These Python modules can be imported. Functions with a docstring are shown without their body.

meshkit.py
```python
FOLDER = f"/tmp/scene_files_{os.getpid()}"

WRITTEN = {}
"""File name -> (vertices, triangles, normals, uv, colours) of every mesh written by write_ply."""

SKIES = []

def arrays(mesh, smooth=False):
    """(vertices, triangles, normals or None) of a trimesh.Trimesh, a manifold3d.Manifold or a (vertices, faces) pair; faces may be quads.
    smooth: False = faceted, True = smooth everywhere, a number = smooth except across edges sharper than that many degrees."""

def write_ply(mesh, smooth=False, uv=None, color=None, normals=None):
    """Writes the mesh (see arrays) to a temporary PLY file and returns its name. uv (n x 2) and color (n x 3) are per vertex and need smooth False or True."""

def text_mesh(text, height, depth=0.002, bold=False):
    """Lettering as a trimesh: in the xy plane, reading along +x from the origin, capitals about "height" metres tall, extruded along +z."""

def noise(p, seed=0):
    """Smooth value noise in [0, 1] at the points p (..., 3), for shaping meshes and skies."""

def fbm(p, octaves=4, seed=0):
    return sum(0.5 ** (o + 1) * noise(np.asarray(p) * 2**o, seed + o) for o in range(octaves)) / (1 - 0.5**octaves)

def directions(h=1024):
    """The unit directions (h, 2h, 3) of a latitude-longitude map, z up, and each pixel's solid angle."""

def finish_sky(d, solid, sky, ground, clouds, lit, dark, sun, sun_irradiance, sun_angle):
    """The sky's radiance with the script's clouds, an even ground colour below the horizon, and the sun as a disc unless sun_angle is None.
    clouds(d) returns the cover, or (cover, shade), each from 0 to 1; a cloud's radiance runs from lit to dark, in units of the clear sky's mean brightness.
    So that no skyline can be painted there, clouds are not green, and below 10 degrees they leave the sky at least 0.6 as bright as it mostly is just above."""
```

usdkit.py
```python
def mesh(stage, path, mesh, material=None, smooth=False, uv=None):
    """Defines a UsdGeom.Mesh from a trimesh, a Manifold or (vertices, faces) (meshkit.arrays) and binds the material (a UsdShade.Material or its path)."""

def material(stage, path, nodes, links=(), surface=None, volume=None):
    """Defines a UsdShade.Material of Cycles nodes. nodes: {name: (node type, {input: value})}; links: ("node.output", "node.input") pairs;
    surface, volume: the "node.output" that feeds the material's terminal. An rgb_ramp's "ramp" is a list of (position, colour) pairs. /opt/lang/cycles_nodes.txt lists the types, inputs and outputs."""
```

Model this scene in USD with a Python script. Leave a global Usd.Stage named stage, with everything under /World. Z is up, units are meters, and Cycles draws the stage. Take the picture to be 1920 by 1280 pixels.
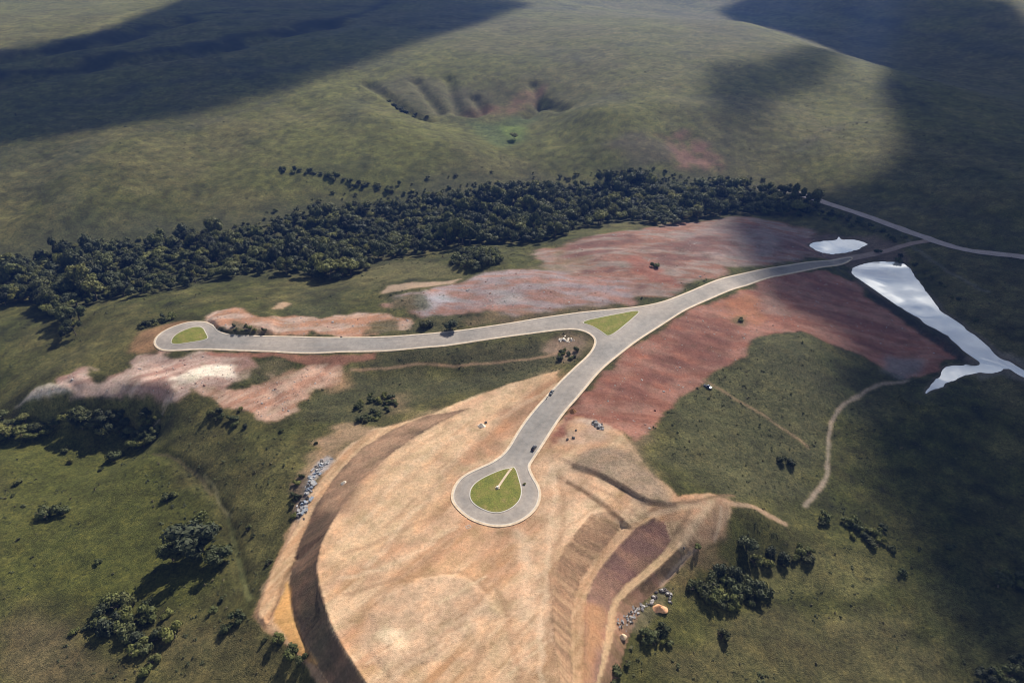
import math
import numpy as np
import trimesh
import shapely
from shapely.geometry import Polygon, LineString, Point
from scipy.interpolate import RBFInterpolator, LinearNDInterpolator
from scipy.ndimage import map_coordinates, gaussian_filter, distance_transform_edt
from scipy.spatial import Delaunay
from PIL import Image, ImageDraw
from pxr import Usd, UsdGeom, UsdLux, UsdShade, Sdf, Gf, Vt
import usdkit
import meshkit

stage = Usd.Stage.CreateInMemory()
UsdGeom.SetStageUpAxis(stage, UsdGeom.Tokens.z)
UsdGeom.SetStageMetersPerUnit(stage, 1.0)
world = UsdGeom.Xform.Define(stage, "/World")
stage.SetDefaultPrim(world.GetPrim())
UsdGeom.Scope.Define(stage, "/World/Looks")

# ---------------------------------------------------------------- camera, sky, sun, exposure
CAM_Z, PITCH, F = 220.0, math.radians(30), 1280.0
EXPOSURE = 0.9
SUN_EL, SUN_AZ = math.radians(41), math.radians(27)      # azimuth from +y towards +x
SKY_STRENGTH, SUN_INTENSITY = 0.05, 1.25
HAZE = 0.000046
S = np.array([math.cos(SUN_EL) * math.sin(SUN_AZ), math.cos(SUN_EL) * math.cos(SUN_AZ), math.sin(SUN_EL)])

cam = UsdGeom.Camera.Define(stage, "/World/camera")
cam.AddTranslateOp().Set(Gf.Vec3d(0, 0, CAM_Z))
cam.AddRotateXOp().Set(90 - math.degrees(PITCH))
cam.CreateHorizontalApertureAttr(36.0)
cam.CreateVerticalApertureAttr(24.0)
cam.CreateFocalLengthAttr(24.0)
cam.CreateClippingRangeAttr(Gf.Vec2f(1, 50000))
cam.CreateExposureAttr(EXPOSURE)

sky = UsdLux.DomeLight.Define(stage, "/World/sky")
sky.GetPrim().SetCustomDataByKey("kind", "structure")
sky_mat = usdkit.material(stage, "/World/Looks/sky", {
    "sky": ("sky_texture", {"sky_type": "single_scattering", "sun_disc": False, "sun_elevation": SUN_EL, "sun_rotation": SUN_AZ,
                            "altitude": 900.0, "air_density": 1.0, "aerosol_density": 0.5, "ozone_density": 1.0}),
    "tc": ("texture_coordinate", {}),
    "map": ("mapping", {"scale": (1.0, 1.0, 2.6), "location": (7.7, 0.3, 4.4)}),
    "n": ("noise_texture", {"scale": 2.3, "detail": 7.0, "roughness": 0.58}),
    "cover": ("rgb_ramp", {"ramp": [(0.52, (0, 0, 0)), (0.63, (1, 1, 1))]}),
    "n2": ("noise_texture", {"scale": 6.0, "detail": 5.0}),
    "shade": ("rgb_ramp", {"ramp": [(0.3, (1.9, 2.3, 3.0)), (0.62, (11.0, 10.9, 10.6))]}),
    "dot": ("vector_math", {"math_type": "dot_product", "vector2": tuple(S)}), "pos": ("math", {"math_type": "maximum", "value2": 0.0}), "lobe": ("math", {"math_type": "power", "value2": 9.0}),
    "gain": ("math", {"math_type": "multiply_add", "value2": 3.4, "value3": 1.0}), "lit": ("vector_math", {"math_type": "scale"}),
    "mix": ("mix_color", {"use_clamp": False}),
    "bg": ("background_shader", {"strength": SKY_STRENGTH}),
}, [("tc.generated", "map.vector"), ("map.vector", "n.vector"), ("map.vector", "n2.vector"), ("n.fac", "cover.fac"), ("n2.fac", "shade.fac"),
    ("sky.color", "mix.a"), ("tc.generated", "dot.vector1"), ("dot.value", "pos.value1"), ("pos.value", "lobe.value1"), ("lobe.value", "gain.value1"), ("shade.color", "lit.vector1"), ("gain.value", "lit.scale"), ("lit.vector", "mix.b"), ("cover.color", "mix.fac"), ("mix.result", "bg.color")], surface="bg.background")
UsdShade.MaterialBindingAPI.Apply(sky.GetPrim()).Bind(sky_mat)

sun = UsdLux.DistantLight.Define(stage, "/World/sun")
sun.CreateIntensityAttr(SUN_INTENSITY)
sun.CreateNormalizeAttr(True)
sun.CreateAngleAttr(0.53)
sun.CreateColorAttr(Gf.Vec3f(1.0, 0.94, 0.84))
sun.AddRotateZOp().Set(-math.degrees(SUN_AZ))
sun.AddRotateXOp().Set(-(90 - math.degrees(SUN_EL)))

# ---------------------------------------------------------------- helpers
used = {}
def path_for(name, parent="/World"):
    key = (parent, name)
    k = used.get(key, 0)
    used[key] = k + 1
    return f"{parent}/{name}" + (f"_{k:03d}" if k else "")

def tag(p, label=None, cat=None, group=None, kind=None):
    p = p.GetPrim() if hasattr(p, "GetPrim") else p
    for k, v in (("label", label), ("category", cat), ("group", group), ("kind", kind)):
        if v:
            p.SetCustomDataByKey(k, v)
    return p

def obj(name, mesh, mat, parent="/World", smooth=False, colors=None, extra=None):
    m = usdkit.mesh(stage, path_for(name, str(parent)), mesh, mat, smooth=smooth)
    api = UsdGeom.PrimvarsAPI(m)
    if colors is not None:
        api.CreatePrimvar("cover", Sdf.ValueTypeNames.Color3fArray, "vertex").Set(Vt.Vec3fArray.FromNumpy(colors.astype(np.float32)))
    if extra is not None:
        api.CreatePrimvar("greenness", Sdf.ValueTypeNames.FloatArray, "vertex").Set(Vt.FloatArray.FromNumpy(extra.astype(np.float32)))
    return m

def thing(name, loc, rotz=0.0, scale=None, label=None, cat=None, group=None):
    x = UsdGeom.Xform.Define(stage, path_for(name))
    x.AddTranslateOp().Set(Gf.Vec3d(*map(float, loc)))
    x.AddRotateZOp().Set(float(rotz))
    if scale is not None:
        x.AddScaleOp().Set(Gf.Vec3f(*map(float, scale)))
    tag(x, label, cat, group)
    return x

def fbm(x, y, scale, octaves=4, seed=0, rough=0.5):
    """Zero-mean noise, about -1 to 1; scale is the size in metres of the largest lumps."""
    out, amp, tot = 0.0, 1.0, 0.0
    for o in range(octaves):
        f = 2 ** o / scale
        out = out + amp * (meshkit.noise(np.stack([x * f, y * f, np.full_like(x, 7.3 * o + seed)], -1), seed=seed + o) - 0.5)
        tot += amp
        amp *= rough
    return out * 2 / tot * 1.4

C_, S_ = math.cos(PITCH), math.sin(PITCH)
def rays(pts):
    p = np.asarray(pts, float)
    x, y = (p[..., 0] - 960) / F, (640 - p[..., 1]) / F
    return np.stack([x, C_ + y * S_, -S_ + y * C_], -1)

def on_plane(pts):
    """Points given as (column, row, height) in the photograph, as points of the place."""
    p = np.asarray(pts, float)
    d = rays(p)
    t = (p[..., 2] - CAM_Z) / d[..., 2]
    return np.stack([d[..., 0] * t, d[..., 1] * t, p[..., 2]], -1)

# ---------------------------------------------------------------- the lie of the land
natural = [
    # near left valley
    (-200, 1290, -30), (0, 1280, -28), (300, 1280, -25), (560, 1300, -18), (0, 1130, -27), (200, 1150, -26), (380, 1150, -21), (455, 1160, -15), (0, 1000, -26), (250, 1000, -26),
    (400, 1000, -21), (470, 1000, -15.5), (510, 900, -8.5), (470, 830, -9.5), (350, 890, -22), (250, 870, -25), (0, 870, -27), (-200, 1000, -30), (-200, 850, -30), (430, 1090, -19),
    (100, 800, -30), (0, 800, -31), (230, 795, -29), (290, 800, -25), (350, 800, -14), (420, 800, -11), (540, 800, -8.5), (600, 840, -5.5),
    # the spoil ridge below the branch road
    (60, 745, -16), (120, 735, -12), (180, 700, -8), (250, 732, -7.5), (300, 690, -4.5), (310, 742, -6.5), (370, 738, -6), (400, 690, -4), (430, 762, -6.8), (500, 700, -4), (500, 782, -7.2), (560, 758, -6), (600, 700, -4), (640, 715, -4.5), (210, 745, -10),
    (0, 700, -24), (60, 680, -20), (130, 660, -15), (200, 640, -8), (260, 645, -2), (700, 700, -5), (700, 780, -4), (850, 700, -4), (800, 758, -2.5), (900, 720, -1.5), (950, 690, -1), (1020, 680, 2), (1060, 640, 3),
    # branch road and turnaround
    (292, 640, 0), (345, 605, 0), (345, 650, 0), (400, 615, 0.2), (400, 650, 0.2), (500, 632, 0.8), (500, 660, 0.8), (640, 634, 1.5), (640, 661, 1.5), (800, 624, 2.6), (800, 652, 2.6),
    (940, 608, 3.8), (940, 633, 3.8), (1050, 591, 4.8), (1050, 620, 4.8), (1150, 580, 5.2), (1115, 640, 5.2), (1200, 575, 5), (1180, 640, 5),
    # main road
    (930, 920, 0.3), (1000, 880, 0.3), (945, 847, 0.6), (1010, 850, 0.6), (985, 786, 2.2), (1055, 778, 2.2), (1033, 729, 3.8), (1090, 740, 3.8), (1073, 689, 4.7), (1127, 692, 4.7),
    (1278, 552, 4), (1278, 585, 4), (1364, 517, 1), (1375, 544, 1), (1450, 500, -4), (1450, 519, -4), (1530, 489, -11), (1550, 499, -12), (1600, 483, -16), (1640, 480, -17),
    # the pad
    (780, 850, 0.2), (700, 940, 0), (640, 1060, 0), (700, 1250, 0), (850, 1000, 0), (800, 1150, 0), (960, 1100, 0), (1000, 1000, 0), (900, 1290, 0), (1020, 1250, 0), (880, 820, 0.3), (860, 775, 0.2), (960, 757, 1.5),
    (588, 955, -7.0), (545, 1100, -11), (570, 1210, -11), (500, 1130, -11.5), (645, 860, -3), (720, 810, -2), (620, 1310, -12),
    (1090, 900, 0.8), (1120, 840, 3), (1170, 850, 4), (1220, 890, 3), (1260, 925, 1.2), (1180, 815, 3), (1130, 790, 2.5), (1060, 800, 2.2), (1250, 860, -1), (1310, 900, -5), (1290, 830, -3),
    (1120, 1055, -6.5), (1090, 1150, -8), (1200, 980, -3), (1170, 1100, -14), (1140, 1200, -15), (1270, 1010, -10), (1330, 940, -5), (1370, 940, -7), (1420, 965, -12), (1340, 1000, -11),
    (1345, 1050, -19), (1300, 1100, -22), (1240, 1130, -20), (1210, 1200, -22), (1150, 1290, -22), (1250, 1290, -26),
    # behind the branch road
    (480, 590, 0.5), (600, 600, 1.5), (720, 580, 3), (800, 590, 3.5), (880, 585, 4.2), (780, 540, 3), (900, 545, 5), (1000, 575, 5), (1000, 530, 5.5), (1100, 560, 6), (1200, 545, 5.5), (1100, 500, 4), (1250, 520, 4),
    (350, 570, -5), (200, 590, -11), (80, 610, -19), (130, 580, -21), (0, 620, -23), (-150, 620, -26), (440, 560, -4), (560, 560, -3), (700, 520, -4), (800, 500, -3), (900, 485, 2), (860, 500, -1), (1000, 480, -2), (1100, 455, 0), (1180, 435, -3),
    (1300, 470, 0), (1400, 470, -4), (1300, 430, -6), (1420, 430, -9), (1500, 450, -14),
    # forest valley
    (0, 570, -25), (-200, 560, -28), (0, 520, -27), (150, 545, -25), (300, 540, -20), (300, 490, -26), (480, 510, -15), (600, 530, -11), (600, 470, -24), (800, 480, -10), (800, 430, -24), (950, 455, -12), (1000, 410, -24),
    (1150, 415, -12), (1200, 385, -23), (1300, 400, -15), (1400, 395, -19), (1400, 370, -23), (1500, 400, -20),
    # red slope, green spur, right valley
    (1150, 720, 2.5), (1200, 660, 2.5), (1250, 700, -1), (1200, 760, 0), (1300, 620, 0), (1350, 660, -3), (1300, 740, -4), (1380, 580, -2.5), (1420, 545, -4), (1450, 600, -4), (1500, 560, -9), (1550, 600, -9.5),
    (1400, 720, -6), (1450, 660, -4), (1520, 650, -6), (1600, 690, -16), (1500, 740, -11), (1400, 800, -10), (1300, 790, -4), (1500, 840, -19), (1400, 880, -13), (1560, 800, -21), (1620, 740, -21), (1550, 900, -25),
    (1640, 600, -16), (1700, 660, -20), (1600, 550, -17), (1760, 680, -19), (1690, 710, -20.3), (1735, 752, -20.4), (1800, 735, -19.6), (1870, 730, -19.6), (1830, 712, -19.8), (1600, 880, -26), (1700, 850, -27), (1850, 850, -27), (2000, 850, -26), (1500, 970, -24), (1430, 1020, -22), (1600, 1020, -29),
    (1560, 1100, -30), (1750, 1050, -31), (1950, 1050, -31), (1400, 1150, -26), (1350, 1220, -27), (1500, 1290, -31), (1700, 1200, -34), (1950, 1290, -36), (2150, 1100, -34), (1800, 960, -29), (1750, 790, -22.5),
    # ponds at -20 and -19 and what lies beyond
    (1600, 510, -20), (1650, 492, -20), (1700, 500, -20), (1750, 600, -20), (1720, 530, -20), (1800, 640, -20), (1860, 680, -20), (1920, 705, -20), (1760, 718, -20), (1820, 695, -20), (1660, 550, -20), (1700, 570, -20),
    (1515, 459, -19), (1570, 465, -19), (1625, 460, -19), (1690, 470, -16), (1740, 500, -16), (1800, 560, -17), (1860, 620, -17), (1920, 650, -17), (2000, 680, -18), (2050, 600, -12),
    (1510, 368, -17), (1640, 410, -13), (1780, 462, -11), (1920, 480, -9), (2050, 500, -6), (1900, 560, -13), (1580, 420, -15), (1850, 440, -7),
    # hills
    (-150, 480, -22), (0, 460, -21), (0, 420, -12), (-150, 400, -8), (200, 440, -20), (0, 350, 4), (200, 380, -5), (0, 280, 20), (300, 300, 12), (250, 240, 24), (500, 390, -15), (500, 330, 0), (450, 260, 18), (650, 365, -15),
    (700, 310, 2), (600, 240, 20), (750, 255, 14), (850, 270, 8), (920, 300, -3), (900, 340, -14), (950, 250, 5), (1000, 300, -5), (1050, 330, -14), (800, 210, 20), (680, 170, 38), (900, 200, 20), (1000, 190, 24), (1050, 230, 14),
    (760, 140, 50), (950, 140, 48), (1100, 210, 30), (1150, 280, 10), (1250, 300, 2), (1250, 240, 22), (1200, 170, 46), (1050, 100, 66), (1300, 120, 62), (1150, 40, 84), (1300, 40, 83), (1400, 45, 80), (1300, 350, -17),
    (1400, 330, -12), (1400, 250, 16), (1450, 160, 45), (1550, 95, 65), (1560, 200, 30), (1560, 280, 10), (1550, 350, -12), (1650, 340, -2), (1700, 240, 22), (1680, 140, 50), (1800, 170, 38), (1920, 210, 26), (1850, 300, 14), (1920, 380, 8), (2050, 260, 20),
    (2050, 400, 8),
    (0, 200, 40), (0, 130, 60), (200, 150, 55), (400, 130, 60), (550, 120, 60), (300, 80, 78), (600, 50, 86), (500, 10, 100), (800, 60, 80), (900, 20, 92), (100, 60, 84), (0, 40, 90), (200, 15, 100), (0, 5, 104), (1050, 5, 96), (-200, 100, 70), (-200, 10, 104), (-200, 250, 26),
]
nat = on_plane(natural)
def behind(pts):
    """(column, row, height, metres further on, height there): the lee side of a crest."""
    p = on_plane([q[:3] for q in pts])
    out = []
    for a, q in zip(p, pts):
        u = a[:2] / np.linalg.norm(a[:2])
        out.append((*(a[:2] + u * q[3]), q[4]))
    return np.array(out)
lee = behind([(1300, 40, 83, 350, 62), (1400, 45, 80, 300, 48), (1550, 95, 65, 280, 30), (1680, 140, 50, 260, 15), (1800, 170, 38, 260, 6), (1920, 210, 26, 260, 0), (2050, 260, 20, 250, 0), (1150, 40, 84, 500, 80)])
far = np.array([(1700, 1900, 105), (1250, 2100, 118), (2100, 1500, 100), (800, 2300, 112), (2600, 1700, 150), (1900, 2600, 160), (1200, 3000, 160), (400, 2600, 135), (0, 2400, 128), (-500, 2300, 125), (-1000, 2200, 128), (-1700, 1900, 120),
                (-2400, 2600, 160), (-1000, 3400, 170), (0, 3600, 175), (2500, 3600, 180), (1200, 4600, 180), (-3500, 4600, 180), (3800, 4600, 190), (-6000, 6500, 190), (0, 6500, 190), (6500, 6500, 190), (3800, 2200, 160), (-3300, 1700, 120),
                (1300, 1500, 55), (1700, 1300, 50), (0, 60, -2), (-150, 60, -30), (150, 60, -30), (-300, 100, -32), (300, 100, -36)], float)
pts_n = np.vstack([nat, lee, far])
pts_n = pts_n[np.unique(np.round(pts_n[:, :2]), axis=0, return_index=True)[1]]

R_, Y0, KX, SX = 0.0028, 100.0, 90.0, 1.02
NR = int(math.log(6200 / Y0) / R_) + 1
NC = 750
yy = Y0 * np.exp(np.arange(NR) * R_)
ss = np.linspace(-SX, SX, NC)
GX, GY = (yy[:, None] + KX) * ss[None], np.repeat(yy[:, None], NC, 1)
def to_index(x, y):
    return np.log(np.maximum(y, 1) / Y0) / R_, (x / (y + KX) + SX) / (2 * SX) * (NC - 1)

warp = lambda q: np.stack([q[:, 0] / 100, q[:, 1] / 100], -1)
rbf = RBFInterpolator(warp(pts_n), pts_n[:, 2], kernel="thin_plate_spline", smoothing=0.004)
ri, ci = np.linspace(0, NR - 1, NR // 5), np.linspace(0, NC - 1, NC // 5)
cy = Y0 * np.exp(ri * R_)
cx = (cy[:, None] + KX) * (-SX + ci / (NC - 1) * 2 * SX)[None]
coarse = rbf(warp(np.stack([cx.ravel(), np.repeat(cy, len(ci))], -1))).reshape(len(ri), len(ci))
rr, cc = np.meshgrid(np.arange(NR) * (len(ri) - 1) / (NR - 1), np.arange(NC) * (len(ci) - 1) / (NC - 1), indexing="ij")
H = map_coordinates(coarse, [rr, cc], order=3, mode="nearest")

def lookup(field, x, y):
    """The field at points of the ground; a number for a number."""
    r, c = to_index(np.asarray(x, float), np.asarray(y, float))
    out = map_coordinates(field, [np.atleast_1d(r), np.atleast_1d(c)], order=1, mode="nearest")
    return out if np.ndim(x) else float(out[0])

def height(x, y):
    return lookup(H, x, y)

def at(pts):
    """Where lines of sight through (column, row) of the photograph meet the ground."""
    d = rays(pts).reshape(-1, 3)
    ts = np.geomspace(120, 7000, 900)
    lo, hi, found = np.full(len(d), 120.0), np.full(len(d), 7000.0), np.zeros(len(d), bool)
    for k in range(len(ts) - 1):
        p = d * ts[k + 1]
        under = (CAM_Z + p[:, 2] <= height(p[:, 0], p[:, 1])) & ~found
        lo[under], hi[under] = ts[k], ts[k + 1]
        found |= under
        if found.all():
            break
    for _ in range(14):
        mid = (lo + hi) / 2
        p = d * mid[:, None]
        under = CAM_Z + p[:, 2] <= height(p[:, 0], p[:, 1])
        hi, lo = np.where(under, mid, hi), np.where(under, lo, mid)
    p = d * hi[:, None]
    return np.stack([p[:, 0], p[:, 1], height(p[:, 0], p[:, 1])], -1)

def dense(line, step, closed=False):
    p = np.asarray(line, float)
    if closed:
        p = np.vstack([p, p[:1]])
    out = []
    for a, b in zip(p[:-1], p[1:]):
        n = max(1, int(np.linalg.norm((b - a)[:2]) / step))
        out.append(a + (b - a) * (np.arange(n) / n)[:, None])
    if not closed:
        out.append(p[-1:])
    return np.vstack(out)

def rounded(line, n=2, closed=False):
    p = np.asarray(line, float)
    for _ in range(n):
        q = np.roll(p, -1, 0) if closed else p[1:]
        a = p if closed else p[:-1]
        m = np.empty((2 * len(a), p.shape[1]))
        m[0::2], m[1::2] = a * 0.75 + q * 0.25, a * 0.25 + q * 0.75
        p = m if closed else np.vstack([p[:1], m, p[-1:]])
    return p

# ---- benches and banks of the earthworks, as lines of known height
def shift(line, dx, dy, dz):
    return [(a + dx, b + dy, c + z) for (a, b, c), z in zip(line, dz if np.ndim(dz) else [dz] * len(line))]
edge_left = [(880, 765, 0.4), (820, 792, 0.1), (770, 822, 0), (715, 862, 0), (665, 915, 0), (625, 975, 0), (603, 1020, 0), (594, 1060, 0), (600, 1110, 0), (620, 1170, 0), (650, 1225, 0), (690, 1285, 0), (740, 1350, 0)]
toe_left = [(800, 778, -0.5), (740, 803, -1.2), (680, 838, -2.2), (630, 890, -4.0), (592, 948, -6.8), (566, 1003, -9.6), (548, 1055, -10.8), (541, 1100, -10.8), (547, 1150, -10.8), (566, 1200, -10.8), (592, 1245, -10.8), (625, 1295, -11), (665, 1360, -11.2)]
ditch = [(556, 1045, -10.9), (536, 1085, -11), (515, 1135, -11.1), (503, 1160, -11.2)]
bench_left = [(700, 806, -1.7), (655, 842, -2.7), (610, 895, -4.5), (578, 950, -7.3), (545, 1010, -10.2), (513, 1070, -11.4), (491, 1130, -11.5), (485, 1150, -11.6), (500, 1172, -11.8), (540, 1195, -11.8), (575, 1240, -12), (600, 1275, -12.2), (640, 1340, -12.6)]
edge_right = [(1112, 962, -0.2), (1084, 993, 0), (1063, 1022, 0), (1048, 1052, 0), (1040, 1095, 0), (1038, 1150, 0), (1044, 1220, 0), (1055, 1290, 0), (1065, 1350, 0)]
toe_1 = [(1168, 984, -3), (1148, 1010, -4.5), (1116, 1053, -6.3), (1094, 1082, -7.3), (1081, 1112, -7.8), (1076, 1150, -8), (1075, 1200, -8), (1076, 1285, -8.2), (1078, 1350, -8.5)]
bench_1 = [(1228, 969, -2.6), (1192, 990, -4.0), (1166, 1018, -5.4), (1136, 1052, -6.8), (1114, 1086, -7.8), (1104, 1115, -8.2), (1101, 1150, -8.4), (1100, 1200, -8.4), (1097, 1290, -8.7), (1098, 1350, -9)]
toe_2 = [(1250, 978, -4.2), (1262, 1012, -9), (1240, 1040, -12), (1200, 1074, -13.4), (1172, 1098, -14.2), (1152, 1125, -14.6), (1143, 1150, -14.6), (1138, 1190, -14.6), (1130, 1235, -14.8), (1120, 1290, -15.2)]
bench_2 = [(1290, 972, -5.2), (1280, 1022, -10), (1252, 1050, -12.5), (1218, 1080, -13.8), (1188, 1103, -14.6), (1166, 1126, -15), (1157, 1160, -15.1), (1151, 1200, -15.2), (1138, 1245, -15.8), (1126, 1290, -16.5)]
toe_3 = [(1315, 1018, -12.5), (1275, 1062, -17.5), (1240, 1096, -19.2), (1205, 1128, -20), (1190, 1170, -20), (1172, 1220, -20.5), (1150, 1290, -21.5)]
cut_1 = [(1075, 876, 1.2), (1110, 888, 1.3), (1140, 902, 1.3), (1180, 925, 0.8), (1212, 945, 0.2), (1268, 950, -1.5)]
cut_2 = [(1063, 904, 0.1), (1100, 925, 0.1), (1135, 949, 0), (1170, 975, -0.8)]
cut_1_up, cut_2_up = shift(cut_1, 2.5, -9, [1.1, 1.5, 1.9, 1.9, 1.5, .7]), shift(cut_2, 2, -5.5, [0.5, 0.9, 0.8, 0.1])
ditch_up = [shift(ditch, -6, -2, 0.4), shift(ditch, 6, 2, 0.4)]
ditch_in = shift(ditch, 0, 0, -1.1)
breaks = [edge_left, toe_left, bench_left, edge_right, toe_1, bench_1, toe_2, bench_2, toe_3, cut_1, cut_2, cut_1_up, cut_2_up, ditch_in, *ditch_up]
tin = np.vstack([dense(rounded(on_plane(b), 2), 1.5) for b in breaks])
zone_line = [(1030, 715), (950, 728), (860, 762), (780, 790), (700, 806), (655, 842), (610, 895), (578, 950), (545, 1010), (513, 1070), (491, 1130), (485, 1150), (500, 1172), (540, 1195), (575, 1240), (600, 1275), (640, 1345),
             (900, 1350), (1120, 1350), (1150, 1290), (1172, 1220), (1190, 1170), (1205, 1128), (1240, 1096), (1275, 1062), (1318, 1020), (1330, 985), (1296, 960), (1270, 940), (1220, 900), (1150, 860), (1090, 850), (1040, 870), (1020, 860), (940, 850), (900, 830), (980, 760)]
zone = Polygon(at(zone_line)[:, :2]).buffer(0)
if zone.geom_type != "Polygon":
    zone = max(zone.geoms, key=lambda g: g.area)
inside = shapely.contains_xy(zone.buffer(-7), cx.ravel(), np.repeat(cy, len(ci)))
g10x, g10y = np.meshgrid(np.arange(-170, 230, 7.0), np.arange(100, 420, 7.0))
out_ring = ~shapely.contains_xy(zone.buffer(5), g10x.ravel(), g10y.ravel())
ring = np.stack([g10x.ravel(), g10y.ravel(), height(g10x.ravel(), g10y.ravel())], -1)[out_ring]
flat = np.array([p for p in on_plane(natural) if zone.contains(Point(p[:2])) and abs(p[2]) < 0.5])
tin = np.vstack([tin, ring, flat])
lin = LinearNDInterpolator(tin[:, :2], tin[:, 2])
near_rows = yy < 440
zt = lin(GX[near_rows], GY[near_rows])
zin = shapely.contains_xy(zone, GX[near_rows].ravel(), GY[near_rows].ravel()).reshape(zt.shape)
d_out = distance_transform_edt(~zin) * R_ * GY[near_rows]
w = np.clip(1 - d_out / 14, 0, 1)
w = w * w * (3 - 2 * w)
w[np.isnan(zt)] = 0
H[near_rows] = np.where(w > 0, H[near_rows] * (1 - w) + np.nan_to_num(zt) * w, H[near_rows])

# ---- road outlines, traced from the photograph
road_line = [(1529, 489), (1468, 498), (1414, 507), (1364, 518), (1324, 532), (1280, 551), (1245, 565), (1204, 574), (1144, 580), (1043, 591), (942, 608), (841, 622), (741, 630), (638, 633), (504, 630), (437, 627), (412, 622), (403, 609), (384, 602), (356, 602),
             (322, 612), (297, 625), (286, 640), (292, 653), (312, 660), (386, 655), (447, 658), (504, 660), (640, 661), (707, 659), (808, 652), (875, 643), (942, 633), (1010, 624), (1067, 617), (1092, 620), (1110, 629), (1116, 642), (1104, 664), (1073, 691),
             (1033, 731), (1000, 767), (970, 807), (948, 846), (925, 864), (895, 877), (866, 891), (850, 910), (844, 932), (850, 948), (875, 972), (907, 985), (937, 989), (966, 984), (992, 970), (1010, 951), (1016, 928), (1012, 911), (1000, 892), (993, 875), (1000, 864),
             (1014, 843), (1031, 816), (1057, 776), (1088, 742), (1128, 692), (1178, 652), (1228, 618), (1279, 585), (1331, 561), (1382, 541), (1431, 524), (1482, 514), (1549, 500), (1600, 488), (1597, 478)]
tri_line = [(1084, 604), (1140, 592), (1206, 579), (1186, 598), (1143, 634), (1128, 622), (1110, 611)]
drop_line = [(954, 878), (962, 874), (968, 879), (973, 895), (980, 920), (975, 940), (955, 957), (927, 964), (896, 952), (880, 937), (880, 918), (893, 902), (920, 888), (946, 878)]
oval_line = [(322, 633), (336, 622), (363, 612), (381, 613), (387, 625), (393, 636), (353, 643), (319, 647)]
road_smooth = gaussian_filter(H, 5)
def outline(line, n=2):
    return Polygon(rounded(at(line)[:, :2], n, closed=True)).buffer(0)
road_poly = outline(road_line)
lane_poly = road_poly.buffer(-1.45)
islands = [outline(l, 2) for l in (tri_line, drop_line, oval_line)]

def signed(poly, rows):
    m = shapely.contains_xy(poly, GX[rows].ravel(), GY[rows].ravel()).reshape(GX[rows].shape)
    cell = R_ * GY[rows]
    return np.where(m, distance_transform_edt(m) * cell, -distance_transform_edt(~m) * cell)
road_rows = (yy > 190) & (yy < 700)
sd_road = np.full(H.shape, -99.0)
sd_road[road_rows] = signed(road_poly, road_rows)
k = np.clip((sd_road + 5) / 5, 0, 1)
H = H * (1 - k) + road_smooth * k
ROAD = H.copy()
H = H - 0.30 * np.clip((sd_road + 0.3) / 0.8, 0, 1)

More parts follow.
